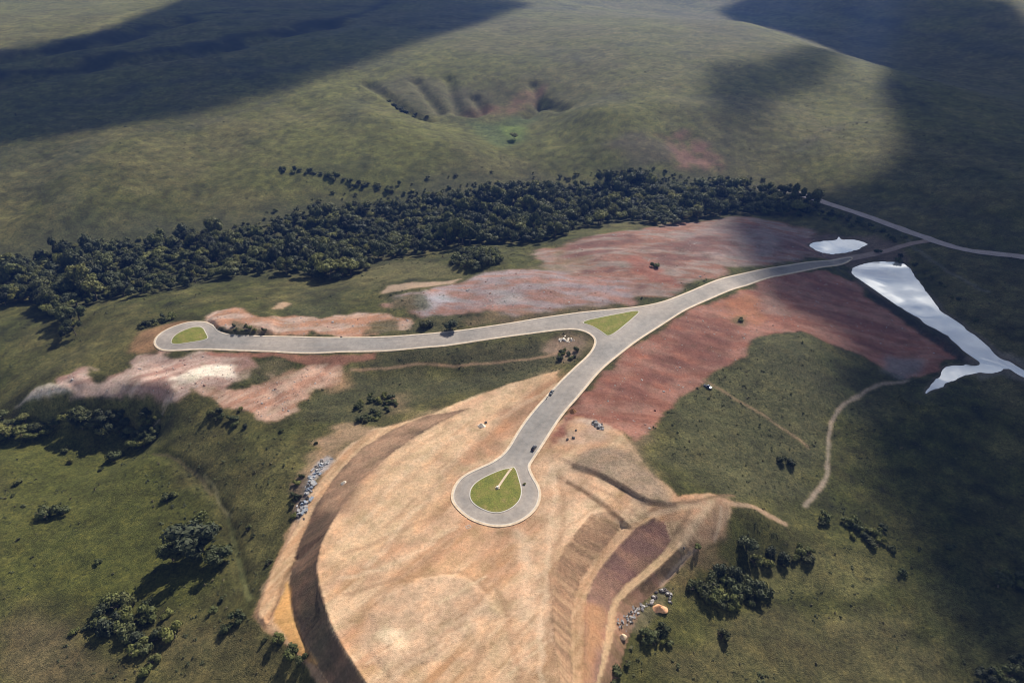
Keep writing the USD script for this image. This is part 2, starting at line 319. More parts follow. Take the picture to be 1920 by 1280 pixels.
# ---- ponds
pond_line = [(1596, 504), (1616, 494), (1646, 489), (1683, 490.5), (1703, 497), (1720, 524), (1740, 551), (1760, 578), (1771, 588), (1804, 608), (1824, 628), (1851, 645), (1871, 669), (1901, 682), (1930, 700), (1930, 712), (1911, 703), (1888, 690), (1868, 699),
             (1831, 700.5), (1804, 704), (1777, 716), (1760, 727), (1748, 729), (1735, 741), (1738, 724), (1758, 709), (1764, 696), (1784, 686), (1815, 685), (1819, 669), (1784, 635), (1750, 615), (1697, 581), (1666, 568), (1636, 551), (1611, 531), (1602, 517)]
small_line = [(1512, 459), (1535, 452), (1568, 451), (1570, 443), (1574, 443), (1578, 450), (1596, 448.5), (1616, 452), (1629, 460), (1602, 470), (1566, 479), (1535, 472)]
WATER = (-20.0, -19.0)
def uneven(p, seed):
    q = dense(p, 2.0, closed=True)
    return q + np.column_stack([fbm(q[:, 0], q[:, 1], 9, 3, seed), fbm(q[:, 0], q[:, 1], 9, 3, seed + 4)]) * 1.6
pond_polys = [Polygon(uneven(rounded(on_plane([(a, b, z) for a, b in l])[:, :2], 1, closed=True), 6)).buffer(0) for l, z in ((pond_line, WATER[0]), (small_line, WATER[1]))]
pond_rows = (yy > 300) & (yy < 900)
for poly, z in zip(pond_polys, WATER):
    sd = np.full(H.shape, -999.0)
    sd[pond_rows] = signed(poly, pond_rows)
    k = np.clip((sd + 14) / 14, 0, 1)
    H = np.where(sd > 0.6, z - 1.2, np.where(sd > -14, np.maximum(H * (1 - k) + (z + 0.35) * k, z + 0.25), H))

dam = LineString(at([(1532, 474), (1600, 523), (1700, 594), (1818, 680)])[:, :2])
b_ = dam.buffer(20).bounds
sel = (GX > b_[0]) & (GX < b_[2]) & (GY > b_[1]) & (GY < b_[3])
dd = shapely.distance(dam, shapely.points(GX[sel], GY[sel]))
H[sel] = np.where(lookup(sd_road, GX[sel], GY[sel]) < -3, np.maximum(H[sel], -17.9 - np.clip(dd - 2.2, 0, 9) * .62), H[sel])

# ---- gullies of the far hillside, a scrubby mound, heaps of soil
def carve(line, width, depth):
    global H
    l = LineString(at(line)[:, :2])
    b = l.buffer(width * 2.5).bounds
    sel = (GX > b[0]) & (GX < b[2]) & (GY > b[1]) & (GY < b[3])
    d = shapely.distance(l, shapely.points(GX[sel], GY[sel]))
    H[sel] -= depth * np.exp(-(d / width) ** 2)
for g in ([(690, 155), (725, 180), (760, 205), (800, 222)], [(780, 150), (800, 180), (825, 205)], [(840, 145), (848, 180), (860, 207), (890, 210)], [(1000, 160), (1012, 195), (990, 215)], [(1012, 200), (1060, 205)], [(890, 185), (905, 205)]):
    carve(g, 9.5, 7.5)
carve([(800, 222), (880, 238), (950, 265), (940, 335)], 34, 3)
carve([(-20, 152), (180, 118), (350, 98), (620, 45)], 40, 16)
carve([(-20, 108), (180, 78), (330, 40)], 36, 14)
carve([(560, 205), (640, 190), (700, 200)], 30, 4)
carve([(640, 200), (760, 255), (860, 290), (905, 320)], 45, -7)
carve([(1060, 225), (1150, 215), (1260, 205), (1400, 225)], 40, -5)
carve([(1100, 330), (1080, 270), (1050, 235)], 30, 4)
for l_ in (edge_left, bench_left[1:9], edge_right, bench_1, bench_2):
    carve([q[:2] for q in l_], 0.9, -0.45)
for l_ in (toe_left[2:], toe_1, toe_2):
    carve([q[:2] for q in l_], 0.8, 0.3)
carve([(250, 250), (200, 320), (120, 400)], 40, -6)
carve([(420, 260), (400, 330), (330, 410)], 30, 5)
carve([(60, 300), (30, 380)], 30, 5)
carve([(290, 850), (330, 862), (370, 893), (400, 928), (420, 965), (435, 1020), (455, 1090)], 3.2, 1.6)
mound = at([(885, 500)])[0]
H += 7 * np.exp(-(((GX - mound[0]) / 17) ** 2 + ((GY - mound[1]) / 13) ** 2)) * (sd_road < -4)

# ---- roughness of the ground
LIFTS = [([(392, 600), (420, 582), (470, 578), (525, 594), (512, 626), (440, 624), (412, 619)], 2.2, 1.0), ([(50, 757), (75, 727), (115, 716), (130, 722), (133, 738)], 1.2, 1.5), ([(135, 712), (160, 690), (178, 686), (195, 705), (150, 725)], 1.2, 1.5),
         ([(262, 712), (325, 702), (325, 735), (298, 748), (268, 738)], 1.0, 1.5), ([(340, 700), (400, 685), (440, 688), (430, 708), (350, 718)], 1.2, 2), ([(520, 715), (585, 690), (630, 700), (590, 735), (530, 752)], 1.2, 2),
         ([(700, 1150), (730, 1112), (775, 1087), (830, 1078), (880, 1088), (918, 1112), (930, 1150), (895, 1180), (800, 1238), (740, 1275), (700, 1220)], 0.55, 1.2), ([(1230, 250), (1300, 250), (1335, 300), (1270, 300)], -4, 3),
         ([(900, 520), (1000, 510), (1100, 530), (1050, 550), (920, 550)], 1.5, 3), ([(1080, 470), (1180, 470), (1230, 510), (1120, 500)], 2.0, 3), ([(1300, 440), (1420, 430), (1480, 460), (1350, 470)], 2.0, 4)]
dist_zone = np.full(H.shape, 999.0)
dist_zone[near_rows] = np.where(zin, 0, d_out)
rough = np.clip((-sd_road - 1) / 10, 0, 1) * np.clip(0.12 + dist_zone / 25, 0, 1)
pond_mask = np.zeros(H.shape)
for poly in pond_polys:
    pond_mask = np.maximum(pond_mask, shapely.contains_xy(poly.buffer(8), GX, GY))
rough = rough * (1 - gaussian_filter(pond_mask, 3))
H += rough * (0.45 * fbm(GX, GY, 9, 3, 11) + 1.3 * fbm(GX, GY, 55, 3, 23)) + np.clip((GY - 600) / 500, 0, 1) * 5 * fbm(GX, GY, 190, 3, 31)
H += 0.10 * fbm(GX, GY, 4, 2, 5) * (sd_road < -0.5) * (pond_mask < 0.5)

# ---------------------------------------------------------------- what covers the ground: colour of the soil, grass and rock
def mask_of(line, soft=1.5, wob=2.0, seed=0, closed=True, width=0):
    """0 to 1 over a window of the ground: inside a traced outline (or along a traced line of that width in metres), with an uneven edge."""
    p = at(line)
    if not closed:
        p2 = rounded(p[:, :2], 2)
        l = LineString(p2)
        p = np.column_stack([p2, p2[:, :1]])
    r, c = to_index(p[:, 0], p[:, 1])
    pad = int(8 + 4 * soft + 3 * wob + (0 if closed else width / (R_ * p[:, 1].min())))
    r0, r1, c0, c1 = max(int(r.min()) - pad, 0), min(int(r.max()) + pad, NR), max(int(c.min()) - pad, 0), min(int(c.max()) + pad, NC)
    W = (slice(r0, max(r1, r0 + 2)), slice(c0, max(c1, c0 + 2)))
    X, Y = GX[W], GY[W]
    if closed:
        im = Image.new("L", (X.shape[1], X.shape[0]))
        ImageDraw.Draw(im).polygon([(float(b) - c0, float(a) - r0) for a, b in zip(r, c)], fill=255)
        m = np.asarray(im, np.float32) / 255
    else:
        d = shapely.distance(l, shapely.points(X, Y))
        m = np.clip((width / 2 - d) / (0.004 * Y) + 0.5, 0, 1)
    if wob:
        R, Cc = np.mgrid[0:X.shape[0], 0:X.shape[1]].astype(float)
        n1, n2 = fbm(Cc, R, 16, 4, seed + 40, .62), fbm(Cc, R, 16, 4, seed + 70, .62)
        m = map_coordinates(m, [R + wob * 2 * n1, Cc + wob * 2 * n2], order=1, mode="nearest")
    return W, gaussian_filter(m, soft) if soft else m

for l, dz, sf in LIFTS:
    W, m = mask_of(l, sf, 1.5, int(abs(dz) * 10))
    H[W] += dz * m * (sd_road[W] < -0.6)
n_big, n_mid, n_small = fbm(GX, GY, 130, 3, 3), fbm(GX, GY, 28, 4, 8), fbm(GX, GY, 7, 3, 15)
V = lambda *c: np.array(c, float)
COVER = np.empty(H.shape + (3,))
far_k = np.clip((GY - 420) / 500, 0, 1)[..., None]
COVER[:] = V(.060, .064, .015) * (1 - far_k) + V(.124, .122, .028) * far_k
t = np.clip(0.5 + 1.0 * n_big + 0.8 * n_mid, 0, 1)[..., None]
COVER = COVER * (1 - 0.6 * t) + 0.6 * t * V(.098, .082, .034)
t = np.clip(1.6 * fbm(GX, GY, 70, 4, 77, .6) - .25, 0, 1)[..., None]
COVER = COVER * (1 - .55 * t) + .55 * t * V(.042, .048, .024)
COVER *= (1 + (0.30 - .12 * far_k[..., 0]) * n_mid + (0.26 - .1 * far_k[..., 0]) * n_small)[..., None]
GREEN = np.ones(H.shape)
KIND = np.zeros(H.shape, np.int8)                       # 0 grass, 1 bare earth, 2 red earth, 3 rock and spoil, 4 track
def paint(line, colour, amount=1.0, green=0.0, kind=None, soft=1.5, wob=2.0, seed=0, closed=True, width=0, mottle=0.0, second=None, stretch=None, streak=None, sharp=1.7):
    W, m = mask_of(line, soft * .6, wob * 1.4, seed, closed, width)
    m = m * amount
    X, Y = GX[W], GY[W]
    c = np.broadcast_to(V(*colour), X.shape + (3,))
    if second is not None:
        if streak is not None:
            a_, long_, short_ = math.radians(streak[0]), streak[1], streak[2]
            n = fbm((X * math.cos(a_) + Y * math.sin(a_)) / long_, (Y * math.cos(a_) - X * math.sin(a_)) / short_, 1.0, 4, seed + 3, 0.65)
        else:
            n = fbm(X + (0 if stretch is None else Y * stretch), Y * (1 if stretch is None else 3.2), 16, 4, seed + 3, 0.65)
        k = np.clip(0.5 + sharp * n, 0, 1)[..., None]
        c = c * (1 - k) + V(*second) * k
    if mottle:
        if streak is not None:
            a_ = math.radians(streak[0])
            n = fbm((X * math.cos(a_) + Y * math.sin(a_)) / streak[1], (Y * math.cos(a_) - X * math.sin(a_)) / streak[2], 1.0, 4, seed + 9, .6)
        else:
            n = fbm(X, Y, 12, 4, seed + 9, .6)
        m = m * np.clip(1 - mottle * (0.5 + 1.5 * n), 0, 1)
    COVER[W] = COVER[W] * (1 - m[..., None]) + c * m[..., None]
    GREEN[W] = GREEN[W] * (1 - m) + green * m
    if kind is not None:
        KIND[W][m > 0.5] = kind

PEACH, SAND, BROWN, RED = (.49, .305, .172), (.60, .42, .26), (.21, .125, .078), (.255, .105, .07)
PINK, PALE, LILAC, GREY, ORANGE, OLIVE = (.40, .25, .19), (.58, .48, .40), (.30, .235, .235), (.40, .37, .35), (.40, .19, .10), (.082, .078, .034)

# far hills: scars, darker hollows, painted fold shade and sunlit ridges
paint([(1225, 250), (1270, 247), (1310, 255), (1335, 290), (1345, 312), (1300, 312), (1250, 290)], (.24, .115, .09), 0.8, 0.2, soft=3, wob=4, seed=1, mottle=.6)
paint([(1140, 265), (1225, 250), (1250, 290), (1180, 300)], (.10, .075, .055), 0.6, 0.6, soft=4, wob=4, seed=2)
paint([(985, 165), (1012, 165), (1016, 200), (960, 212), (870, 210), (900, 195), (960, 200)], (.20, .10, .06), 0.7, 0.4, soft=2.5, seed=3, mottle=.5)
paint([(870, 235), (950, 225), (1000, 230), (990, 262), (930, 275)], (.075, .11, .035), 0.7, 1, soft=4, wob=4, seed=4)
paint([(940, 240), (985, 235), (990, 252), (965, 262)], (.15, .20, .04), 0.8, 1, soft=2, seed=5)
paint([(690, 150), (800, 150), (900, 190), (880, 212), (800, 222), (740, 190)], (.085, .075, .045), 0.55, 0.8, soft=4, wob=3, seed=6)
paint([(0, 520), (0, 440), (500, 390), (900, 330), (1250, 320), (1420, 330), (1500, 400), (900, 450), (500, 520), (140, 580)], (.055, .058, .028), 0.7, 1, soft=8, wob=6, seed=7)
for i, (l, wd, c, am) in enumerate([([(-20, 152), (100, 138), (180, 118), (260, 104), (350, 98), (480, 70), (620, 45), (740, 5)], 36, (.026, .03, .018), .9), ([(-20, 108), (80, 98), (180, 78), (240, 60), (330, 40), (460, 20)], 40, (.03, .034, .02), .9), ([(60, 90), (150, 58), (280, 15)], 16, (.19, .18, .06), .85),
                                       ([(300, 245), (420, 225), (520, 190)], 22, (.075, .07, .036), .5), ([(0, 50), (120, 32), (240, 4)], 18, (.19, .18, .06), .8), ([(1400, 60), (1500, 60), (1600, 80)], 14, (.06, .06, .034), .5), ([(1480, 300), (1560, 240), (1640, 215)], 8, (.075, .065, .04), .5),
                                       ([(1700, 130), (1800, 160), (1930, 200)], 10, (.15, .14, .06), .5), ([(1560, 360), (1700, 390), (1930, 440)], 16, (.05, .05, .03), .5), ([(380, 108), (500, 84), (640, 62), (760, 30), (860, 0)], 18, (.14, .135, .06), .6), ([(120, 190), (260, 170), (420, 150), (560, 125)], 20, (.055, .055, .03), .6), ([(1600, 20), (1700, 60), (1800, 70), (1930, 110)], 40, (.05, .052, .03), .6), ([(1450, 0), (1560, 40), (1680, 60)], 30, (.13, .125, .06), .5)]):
    paint(l, c, am, 1, soft=2.5, wob=4, closed=False, width=wd, seed=230 + i)  # gully growth darkened with fold shade, ridge lines painted as if sunlit
paint([(0, 95), (280, 10), (340, -5), (0, -5)], (.14, .135, .05), .55, 1, soft=6, wob=5, seed=240, mottle=.6)  # sunlit slope beyond the cloud shadow, brightened in the colour
# meadows
paint([(640, 535), (700, 500), (760, 487), (840, 490), (870, 512), (760, 525), (700, 540)], (.125, .112, .045), 0.9, 1, soft=3, seed=8)
paint([(0, 820), (130, 815), (260, 845), (330, 870), (410, 960), (440, 1060), (380, 1120), (150, 1130), (0, 1100)], (.072, .076, .016), 0.8, 1, soft=8, wob=6, seed=9)
paint([(0, 1180), (60, 1140), (180, 1200), (250, 1290), (0, 1290)], (.10, .078, .042), 0.8, .9, soft=10, wob=6, seed=10)
paint([(300, 1180), (470, 1150), (600, 1290), (300, 1290)], (.10, .084, .038), 0.7, .9, soft=10, wob=6, seed=12)
paint([(1380, 1070), (1500, 1030), (1620, 1030), (1690, 1090), (1600, 1120), (1400, 1110)], (.12, .11, .042), 0.8, 1, soft=5, wob=5, seed=13)
paint([(1250, 1230), (1430, 1140), (1700, 1150), (1800, 1290), (1250, 1290)], (.10, .085, .04), 0.7, .9, soft=8, wob=6, seed=14)
paint([(1430, 630), (1540, 640), (1560, 760), (1510, 920), (1400, 930), (1300, 900), (1240, 850), (1310, 720)], (.088, .084, .038), 0.8, 1, soft=6, wob=5, seed=15)
paint([(660, 700), (1000, 680), (1040, 700), (900, 730), (760, 770), (660, 790), (560, 780)], (.075, .073, .035), 0.8, 1, soft=4, wob=4, seed=16)
paint([(640, 663), (900, 643), (1050, 640), (1060, 680), (860, 690), (700, 690)], (.078, .072, .036), 0.7, 1, soft=2, seed=17)
# the big pad
pad_line = [(1055, 692), (1000, 706), (950, 720), (860, 755), (780, 785), (700, 806), (655, 838), (605, 890), (572, 950), (540, 1010), (508, 1070), (486, 1130), (480, 1152), (497, 1176), (540, 1200), (575, 1245), (600, 1280), (640, 1360), (900, 1360), (1120, 1360),
            (1128, 1285), (1160, 1215), (1170, 1150), (1200, 1120), (1240, 1085), (1300, 1040), (1350, 1000), (1372, 940), (1330, 925), (1270, 930), (1220, 885), (1185, 835), (1160, 800), (1110, 775), (1070, 775), (1040, 800), (1030, 760)]
paint(pad_line, PEACH, 1, 0, 1, soft=0.8, wob=.8, seed=20, second=(.37, .215, .112), streak=(52, 46, 4.5), sharp=1.3)
paint(pad_line, (.60, .43, .28), .75, 0, soft=1, wob=1, seed=19, mottle=1.15, streak=(52, 70, 7))
paint(pad_line, (.46, .265, .165), .5, 0, soft=1, wob=1, seed=18, mottle=1.2, streak=(35, 40, 5))
paint([(700, 830), (840, 775), (1030, 705), (1050, 700), (960, 770), (900, 830), (830, 900), (800, 1000), (640, 1080), (610, 1040), (660, 940)], SAND, .7, 0, soft=7, wob=5, seed=21, mottle=.6)
paint([(960, 760), (1045, 705), (1060, 700), (990, 780), (945, 845), (880, 872), (855, 865), (905, 815)], (.33, .19, .115), .8, 0, soft=3, wob=2, seed=22, second=(.38, .20, .11))
paint([(1060, 770), (1085, 762), (1090, 776), (1074, 782)], (.26, .13, .055), .9, 0, soft=1, wob=1, seed=23)
paint([(1010, 850), (1060, 850), (1110, 890), (1130, 960), (1050, 1020), (1000, 1060), (1015, 960)], (.56, .40, .27), .7, 0, soft=7, wob=4, seed=24, mottle=.5)
# the low spoil ring on the pad
paint([(690, 1150), (720, 1110), (770, 1085), (830, 1075), (880, 1085), (920, 1110), (935, 1150), (900, 1180), (800, 1240), (740, 1280), (690, 1220)], (.48, .325, .215), .75, 0, soft=2.5, wob=2, seed=25, second=(.52, .37, .25), streak=(50, 30, 6))
paint([(660, 1170), (690, 1135), (740, 1096), (800, 1074), (850, 1070), (900, 1090), (925, 1110)], (.30, .18, .10), .6, 0, soft=.7, closed=False, width=1.3, seed=26)
paint([(700, 1285), (780, 1225), (860, 1180), (910, 1160)], (.36, .22, .13), .5, 0, soft=1.5, closed=False, width=1.8, seed=27)
paint([(700, 1190), (725, 1175), (745, 1190), (735, 1220)], (.66, .52, .36), .8, 0, soft=3, wob=3, seed=28)
for i, l in enumerate(([(965, 1000), (975, 1060), (985, 1120), (1000, 1180)], [(985, 990), (1010, 1060), (1030, 1140), (1040, 1200)])):
    paint(l, (.58, .43, .30), .55, 0, soft=2.5, closed=False, width=4, wob=3, seed=29 + i)
for i, l in enumerate(([(930, 1120), (960, 1180), (985, 1290)], [(1000, 1040), (1020, 1100), (1030, 1180), (1020, 1290)], [(800, 1000), (720, 1060), (680, 1090)], [(840, 980), (780, 1030), (700, 1100)])):
    paint(l, (.36, .21, .12), .4, 0, soft=2.5, closed=False, width=2.5, wob=3, seed=33 + i)
# wash lines and blade marks on the pad
rg = np.random.default_rng(77)
for i in range(46):
    c0, r0 = rg.uniform(640, 1040), rg.uniform(1000, 1285)
    if i % 2:
        c0, r0 = rg.uniform(700, 960), rg.uniform(800, 1010)
    ln, sl = rg.uniform(40, 120), rg.uniform(-.95, -.55)
    l = [(c0, r0), (c0 + ln * .5, r0 + ln * .5 * sl + rg.uniform(-5, 5)), (c0 + ln, r0 + ln * sl)]
    if not all(zone.contains(Point(p_[:2])) for p_ in at(l)) or any(road_poly.buffer(3).contains(Point(p_[:2])) for p_ in at(l)):
        continue
    paint(l, (.34, .205, .115) if i % 3 else (.62, .46, .31), rg.uniform(.3, .6), 0, soft=.5, wob=1.4, closed=False, width=rg.uniform(.6, 1.6), seed=300 + i)
# wheel tracks over the pad and the benches
TYRES = [([(1030, 870), (1040, 960), (1020, 1060), (1010, 1180), (1015, 1290)], (.60, .44, .30)), ([(1045, 880), (1055, 960), (1038, 1050), (1028, 1180), (1035, 1290)], (.36, .22, .13)), ([(860, 1000), (780, 1060), (700, 1100), (640, 1110)], (.34, .21, .125)),
         ([(850, 985), (770, 1040), (690, 1075), (630, 1080)], (.58, .42, .28)), ([(835, 960), (760, 990), (690, 1020), (640, 1040)], (.37, .23, .135)), ([(1040, 720), (940, 780), (860, 850), (800, 930), (740, 1000), (680, 1060)], (.60, .44, .30)),
         ([(1020, 738), (920, 800), (850, 870), (780, 960), (720, 1030)], (.38, .235, .14)), ([(870, 800), (800, 850), (730, 910), (680, 970), (640, 1020)], (.62, .46, .31)), ([(930, 1000), (920, 1060), (940, 1120), (965, 1200), (970, 1290)], (.38, .235, .14)),
         ([(660, 960), (700, 900), (770, 840), (850, 790)], (.38, .24, .14)), ([(880, 1290), (900, 1220), (920, 1170)], (.37, .23, .135)), ([(1085, 1290), (1087, 1200), (1089, 1130), (1105, 1090), (1150, 1030), (1195, 982)], (.40, .25, .15)),
         ([(505, 1140), (530, 1075), (560, 1010), (590, 950), (625, 890), (680, 835)], (.40, .25, .145)), ([(1140, 960), (1190, 968), (1250, 955), (1320, 938)], (.42, .28, .18)), ([(1100, 905), (1150, 935), (1190, 958)], (.38, .24, .15))]
for i, (l, c) in enumerate(TYRES):
    for dx in (0, 5):
        paint([(a + dx, b + dx * .35) for a, b in l], c, .62, 0, soft=.4, wob=1.2, closed=False, width=1.1, seed=200 + i)
# banks and benches
paint(edge_left_px := [q[:2] for q in edge_left] + [q[:2] for q in toe_left][::-1], (.15, .09, .058), .95, .15, soft=.4, wob=.3, seed=40, second=(.10, .066, .045), streak=(10, 16, 2.5))  # dark soil and growth, with the shade of the bank deepened in colour
paint([(880, 765), (820, 792), (770, 822), (715, 862), (665, 915), (630, 965), (590, 950), (630, 890), (680, 838), (740, 803), (800, 778)], (.35, .22, .14), .9, .1, soft=4, wob=2, seed=39, second=(.27, .165, .105), streak=(30, 14, 3))  # upper bank lightened in colour to offset its own shading
paint([(545, 1080), (590, 1060), (640, 1260), (600, 1240), (560, 1180)], (.10, .085, .05), .5, .6, soft=3, wob=5, seed=41, mottle=.9)
paint([q[:2] for q in toe_left] + [q[:2] for q in bench_left][::-1], (.54, .365, .22), .9, 0, soft=.4, wob=.3, seed=42, second=(.43, .26, .145), streak=(62, 40, 2))
paint([(545, 1085), (546, 1150), (566, 1200), (592, 1245), (575, 1240), (540, 1197), (512, 1165), (530, 1110)], (.48, .27, .10), .95, 0, soft=.8, wob=1, seed=43)
paint([q[:2] for q in ditch], (.14, .08, .045), .8, 0, soft=.5, wob=.5, closed=False, width=1.2, seed=44)
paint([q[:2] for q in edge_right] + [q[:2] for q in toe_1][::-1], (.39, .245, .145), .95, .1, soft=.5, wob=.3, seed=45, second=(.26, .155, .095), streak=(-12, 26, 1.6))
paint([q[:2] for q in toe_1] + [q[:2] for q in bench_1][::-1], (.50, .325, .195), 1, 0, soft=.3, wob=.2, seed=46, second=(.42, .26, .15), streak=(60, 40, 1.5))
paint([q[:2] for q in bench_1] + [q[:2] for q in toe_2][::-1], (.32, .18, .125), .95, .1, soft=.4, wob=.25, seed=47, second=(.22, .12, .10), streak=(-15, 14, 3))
paint([(1100, 1130), (1140, 1140), (1130, 1235), (1110, 1290), (1098, 1290)], (.40, .22, .11), .8, 0, soft=3, wob=2, seed=48)
paint([q[:2] for q in toe_2] + [q[:2] for q in bench_2][::-1], (.47, .32, .19), 1, 0, soft=.3, wob=.2, seed=49)
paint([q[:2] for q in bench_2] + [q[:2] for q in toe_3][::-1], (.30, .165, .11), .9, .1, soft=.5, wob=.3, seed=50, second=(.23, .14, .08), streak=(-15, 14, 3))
paint([(1300, 1030), (1345, 1005), (1350, 1050), (1300, 1085), (1250, 1110), (1240, 1098)], (.22, .15, .08), .8, .4, soft=3, wob=3, seed=51, mottle=.5)
paint([(1290, 960), (1372, 938), (1345, 1000), (1300, 1030), (1282, 1020)], (.40, .27, .17), .8, .1, soft=2.5, wob=2, seed=52, second=(.30, .19, .12), stretch=-.7)
for i, (l, c, wd) in enumerate([([(1268, 948), (1310, 936), (1345, 929), (1374, 930)], (.20, .12, .07), 1.3), ([(1196, 972), (1218, 962), (1222, 955), (1250, 948), (1285, 940)], (.24, .145, .085), 1.2), ([(1262, 1000), (1285, 975), (1296, 956)], (.20, .125, .075), 1.6), ([(1275, 1024), (1300, 990), (1322, 958), (1335, 942)], (.52, .37, .24), 3.2),
                               ([(1338, 955), (1342, 985), (1335, 1010)], (.22, .14, .09), 1.2), ([(1352, 950), (1350, 985), (1340, 1015)], (.46, .34, .24), 1.2), ([(1362, 948), (1360, 985)], (.25, .17, .11), 1.0), ([(1326, 965), (1330, 985)], (.22, .14, .08), 1.2), ([(1205, 968), (1240, 962), (1290, 950), (1330, 946)], (.50, .35, .225), 2.0),
                               ([(1310, 1022), (1285, 1048), (1260, 1075), (1240, 1098)], (.44, .31, .22), 1.6)]):
    paint(l, c, .8, 0, soft=.4, wob=.5, closed=False, width=wd, seed=400 + i)
paint([q[:2] for q in cut_1] + [q[:2] for q in cut_1_up][::-1], (.15, .09, .055), .9, 0, soft=.5, wob=.5, seed=53)  # shade on the upper cut bank painted in as darker earth
paint([q[:2] for q in cut_2] + [q[:2] for q in cut_2_up][::-1], (.22, .13, .075), .85, 0, soft=.5, wob=.5, seed=54)  # lower cut bank, its shade painted in likewise
paint([(1100, 840), (1150, 838), (1200, 860), (1250, 915), (1268, 945), (1215, 935), (1150, 898), (1080, 866)], (.27, .20, .145), .85, .25, soft=3, wob=2, seed=55, second=(.24, .18, .125), stretch=.8)
paint([(1050, 830), (1080, 790), (1140, 780), (1165, 800), (1130, 830), (1080, 835)], (.44, .33, .26), .6, 0, soft=3, wob=3, seed=56, mottle=.5)
paint([(1085, 782), (1145, 778), (1150, 790), (1100, 792)], (.58, .47, .38), .8, 0, soft=1.5, wob=2, seed=57, mottle=.4)
# red slope right of the road
paint([(1030, 835), (1060, 780), (1130, 697), (1180, 655), (1280, 588), (1340, 563), (1440, 527), (1550, 503), (1598, 530), (1700, 601), (1795, 668), (1760, 690), (1720, 705), (1660, 690), (1560, 640), (1490, 610), (1430, 625), (1375, 675), (1320, 705), (1260, 760), (1225, 800),
       (1185, 830), (1130, 788), (1080, 770)], RED, 1, .05, 2, soft=1.3, wob=2.5, seed=60, second=(.30, .15, .11), stretch=.9)
paint([(1130, 790), (1185, 830), (1225, 800), (1215, 860), (1250, 900), (1200, 860)], (.24, .165, .105), .7, .4, soft=4, wob=3, seed=61)
paint([(1340, 570), (1400, 545), (1440, 600), (1400, 612), (1360, 590)], (.38, .16, .08), .8, 0, soft=2.5, wob=3, seed=62, mottle=.5)
paint([(1420, 540), (1450, 560), (1500, 590), (1470, 600), (1425, 570)], (.40, .25, .19), .6, 0, soft=2, wob=3, seed=63, mottle=.5)
paint([(1385, 590), (1402, 588), (1400, 612), (1370, 600)], (.10, .10, .04), .7, 1, soft=2, wob=2, seed=64)
paint([(1660, 660), (1720, 670), (1750, 700), (1700, 712), (1655, 690)], (.20, .18, .18), .8, .1, soft=3, wob=3, seed=65)
paint([(1280, 640), (1330, 655), (1370, 675)], (.36, .21, .15), .5, 0, soft=1.5, closed=False, width=2, seed=66)
paint([(1180, 652), (1240, 665), (1310, 702)], (.36, .2, .14), .5, 0, soft=1.5, closed=False, width=2.5, seed=67)
# rock and red earth behind the road
paint([(1005, 478), (1060, 455), (1110, 438), (1200, 428), (1300, 415), (1420, 408), (1530, 425), (1560, 480), (1470, 494), (1370, 512), (1280, 548), (1235, 562), (1150, 572), (1060, 520)], (.255, .125, .09), 1, .1, 2, soft=2, wob=4, seed=70, second=(.27, .20, .17), stretch=1.5)
paint([(1000, 500), (1060, 470), (1100, 480), (1130, 505), (1060, 520)], (.21, .165, .095), .7, .5, soft=3, wob=4, seed=71, mottle=.6)
paint([(1250, 440), (1400, 425), (1500, 440), (1520, 475), (1420, 490), (1330, 480)], (.24, .19, .185), .7, .1, soft=4, wob=5, seed=72, mottle=.5)
for i, p_ in enumerate(([(1040, 470), (1110, 445), (1200, 440), (1180, 470), (1080, 490)], [(1210, 470), (1330, 445), (1420, 440), (1380, 480), (1280, 500)], [(1100, 510), (1180, 500), (1240, 530), (1180, 555)], [(1430, 430), (1530, 432), (1545, 478), (1460, 488)])):
    paint(p_, (.15, .07, .058), .85, 0, soft=2.5, wob=6, seed=140 + i, mottle=1.1, streak=(8, 45, 9))
for i, p_ in enumerate(([(1290, 600), (1360, 590), (1400, 640), (1320, 700), (1230, 740), (1200, 690)], [(1500, 520), (1600, 545), (1720, 640), (1640, 660), (1540, 600)], [(1100, 740), (1180, 700), (1230, 760), (1170, 800)])):
    paint(p_, (.17, .07, .052), .8, 0, soft=2.5, wob=6, seed=146 + i, mottle=1.1, streak=(-20, 50, 6))
paint([(1170, 480), (1200, 480), (1260, 520), (1270, 545), (1230, 530)], (.26, .09, .06), .7, 0, soft=2, wob=3, seed=73)
paint([(720, 560), (790, 540), (880, 525), (960, 505), (1060, 510), (1130, 520), (1200, 540), (1220, 562), (1150, 573), (1000, 580), (880, 588), (800, 585), (760, 572)], LILAC, .95, 0, 3, soft=1.8, wob=4, seed=74, second=(.31, .17, .135), stretch=1.5)
paint([(790, 545), (830, 540), (850, 570), (800, 578)], (.40, .39, .42), .8, 0, soft=2, wob=4, seed=75, mottle=.3)
paint([(900, 545), (960, 530), (980, 560), (920, 575)], GREY, .6, 0, soft=3, wob=5, seed=76, mottle=.6)
paint([(730, 535), (780, 527), (860, 524), (845, 532), (780, 540), (720, 552)], (.38, .27, .19), .9, 0, soft=1, wob=1, seed=77)
paint([(720, 555), (790, 545), (795, 575), (740, 575)], OLIVE, .8, 1, soft=2, wob=2, seed=78)
paint([(400, 603), (420, 580), (445, 572), (470, 580), (520, 592), (610, 597), (690, 582), (745, 580), (765, 600), (760, 622), (640, 632), (520, 629), (420, 622)], (.40, .21, .13), .95, 0, 3, soft=1.2, wob=3, seed=79, second=(.48, .34, .27), streak=(5, 22, 5))
paint([(425, 605), (450, 608), (500, 620), (515, 628), (430, 624)], (.12, .105, .06), .8, .8, soft=1.5, wob=2, seed=80)
paint([(700, 600), (740, 600), (740, 622), (690, 626)], OLIVE, .8, 1, soft=1.5, wob=2, seed=81)
